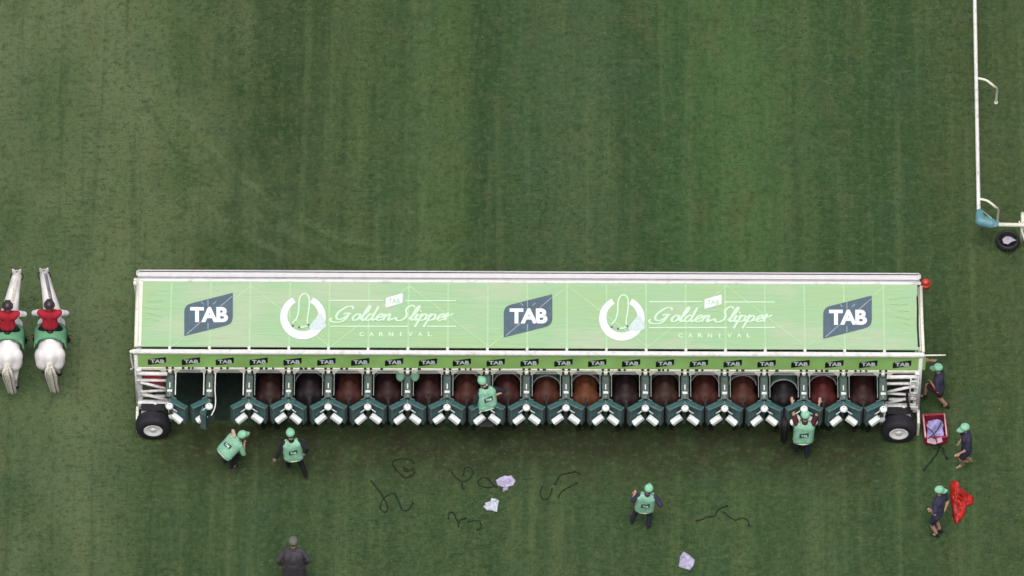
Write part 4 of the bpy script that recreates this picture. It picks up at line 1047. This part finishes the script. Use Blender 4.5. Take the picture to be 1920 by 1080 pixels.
crumple('rag', [(1879, 449), (1886, 443), (1896, 445), (1906, 451), (1896, 455), (1890, 459), (1881, 456)], 'crumpled grey white rag lying in the round black tub', 'rag', mat('grey_rag', (.42, .40, .46), .85), .08, .2, 4)
crumple('towel', [(929, 901), (937, 896), (948, 892), (960, 893), (968, 902), (962, 910), (952, 913), (953, 921), (942, 924), (944, 914), (933, 911)], 'crumpled lilac towel on the grass, upper of the two close together', 'towel', wrap_m, .15, 0, 2, 'towels dropped on the grass')
crumple('towel', [(905, 951), (910, 948), (909, 943), (919, 940), (922, 934), (930, 935), (937, 940), (934, 950), (932, 960), (922, 958), (912, 958)], 'crumpled white towel on the grass, lower of the two close together', 'towel', towel_m, .15, 0, 5, 'towels dropped on the grass')
crumple('towel', [(1272, 1062), (1274, 1045), (1281, 1034), (1292, 1040), (1303, 1050), (1300, 1062), (1294, 1070), (1280, 1066)], 'pale lilac towel lying alone near the bottom of the picture', 'towel', wrap_m, .12, 0, 9, 'towels dropped on the grass')
crumple('cloth', [(1782, 904), (1788, 901), (1796, 903), (1798, 918), (1808, 928), (1818, 930), (1826, 932), (1824, 946), (1812, 950), (1810, 962), (1803, 974), (1794, 984), (1788, 976), (1785, 958), (1783, 944), (1781, 930)], 'bright red cloth heaped on the grass beside a handler', 'cloth', redflag, .32, 0, 3, res=34, fold=R(62))
# red crate of towels
cr = W(1752, 812); cr_o = empty('crate', cr, R(4)); tag(cr_o, 'open red crate full of lilac towels beside the right wheel', 'crate')
m = MB(); w_, d_, h_ = .56, .72, .34
for s in (-1, 1): m.box((s*w_/2, 0, h_/2), (.03, d_, h_), bev=.008); m.box((0, s*d_/2, h_/2), (w_-.03, .03, h_), bev=.008)
m.box((0, 0, .03), (w_-.03, d_-.03, .02))
for s in (-1, 1): m.box((s*w_/2, 0, h_), (.06, d_+.04, .03), bev=.01)
for s in (-1, 1): m.box((0, s*d_/2, h_-.001), (w_-.05, .06, .028), bev=.01)
m.build('tray', mat('crate_red', (.26, .02, .04), .55, var=.2), cr_o)
m = MB()
for s in (-1, 1): m.tube([(s*w_/2, -d_/2, h_+.02), (s*w_/2, d_/2, h_+.02)], .022, 6)
m.build('rim_tape', mat('pink_tape', (.55, .34, .38), .7, var=.35, scale=9), cr_o)
crumple('towel', [(1736, 798), (1741, 789), (1752, 786), (1766, 788), (1771, 797), (1768, 806), (1771, 816), (1764, 828), (1750, 831), (1741, 826), (1736, 818), (1739, 808)], 'lilac and blue towels bundled in the open red crate', 'towel', mat('blue_lilac_towel', (.30, .28, .52), .85, var=.35, scale=7, bump=.5), .2, .2, 8)
crumple('bandage', [(1738, 818), (1752, 824), (1766, 820), (1768, 829), (1752, 834), (1738, 830)], 'pink striped bandage on the near rim of the red crate', 'bandage', mat('pink_bandage', (.45, .28, .36), .85, var=.3, scale=12), .06, .35, 12)
for k_, (A_, B_, C_) in enumerate((((1737, 800), (1750, 812), (1757, 830)), ((1766, 786), (1758, 806), (1740, 822)))):
    P_ = [W(*A_, .44), W(*B_, .47), W(*C_, .43)]; m = MB(); c_ = P_[0].copy(); m.tube(crom([p-c_ for p in P_], 6), .016, 6, squash=.5)
    tag(m.build('strap', mat('purple_webbing', (.04, .02, .07), .7), None, c_), ('dark purple strap lying across the crate towels from its top left corner', 'dark purple strap lying across the crate towels from its top right corner')[k_], 'strap', 'straps over the crate towels')
# ropes
def rope(pts, label, r=.016, group='lead ropes dropped on the grass', closed=False):
    P = [W(x, y, .02) for x, y in pts]; c = P[0].copy(); c.z = 0
    m = MB(); Q = crom([p-c for p in P], 6)
    for i, q in enumerate(Q): q.z = .012+.012*abs(math.sin(i*.9))
    m.tube(Q, [r*(.75+.45*abs(math.sin(i*.37+len(Q)))) for i in range(len(Q))], 6); e = Q[0]; m.box(e, (.05, .035, .03)); m.tube([Q[-1], Q[-1]+V((.03, .02, .01))], r*1.6, 6)
    o = m.build('rope', rope_m, None, c); tag(o, label, 'rope', group)
rope([(775, 868), (770, 862), (750, 860), (737, 866), (738, 875), (750, 888), (760, 896), (772, 892), (776, 886)], 'dark rope curled into a hook, uppermost left of the dropped ropes')
rope([(766, 882), (756, 876), (762, 884), (774, 880)], 'short dark strap end lying inside the hooked rope', .014)
rope([(696, 902), (706, 914), (716, 928), (725, 944), (727, 956), (720, 960), (713, 952), (717, 938), (728, 928), (740, 926), (748, 942), (755, 956), (766, 956), (773, 944)], 'long dark rope with a small loop, leftmost on the grass')
rope([(847, 885), (856, 896), (868, 903), (880, 898), (887, 886), (884, 878), (873, 876), (868, 890)], 'dark rope bent like a hook left of the lilac towel')
rope([(866, 906), (868, 917)], 'very short dark strap below the bent rope', .014)
rope([(928, 912), (915, 914), (901, 911), (896, 903), (904, 896), (914, 897), (922, 906), (930, 914)], 'dark looped rope touching the lilac towel')
rope([(841, 972), (842, 962), (850, 961), (856, 974), (860, 980), (859, 988), (862, 976), (872, 972)], 'short tangled dark rope below the middle of the gate')
rope([(878, 978), (890, 976), (900, 978), (902, 990), (894, 994)], 'faint dark rope end right of the tangled rope', .013)
rope([(1086, 888), (1078, 884), (1068, 887), (1052, 890), (1044, 902), (1040, 908)], 'dark rope lying right of the towels, upper of that pair')
rope([(1082, 906), (1070, 912), (1058, 918), (1050, 926), (1046, 932)], 'dark rope lying right of the towels, lower of that pair', .014)
rope([(1017, 912), (1013, 922), (1016, 934), (1026, 936), (1032, 926), (1034, 918)], 'dark rope in a small U shape between towels and rope pair', .014)
rope([(1306, 976), (1316, 974), (1326, 969), (1340, 967), (1346, 956), (1356, 951), (1362, 949)], 'dark rope lying right of the lone standing handler, left piece')
rope([(1358, 961), (1366, 968), (1378, 975), (1392, 971), (1402, 976), (1404, 986)], 'dark rope lying right of the lone standing handler, right piece', .014)
rope([(1762, 838), (1757, 850), (1748, 862), (1740, 872), (1731, 882)], 'dark strap trailing down left from the red crate', .02, 'straps trailing from the red crate')
rope([(1768, 840), (1770, 850), (1775, 860)], 'short dark strap trailing right from the red crate', .022, 'straps trailing from the red crate')
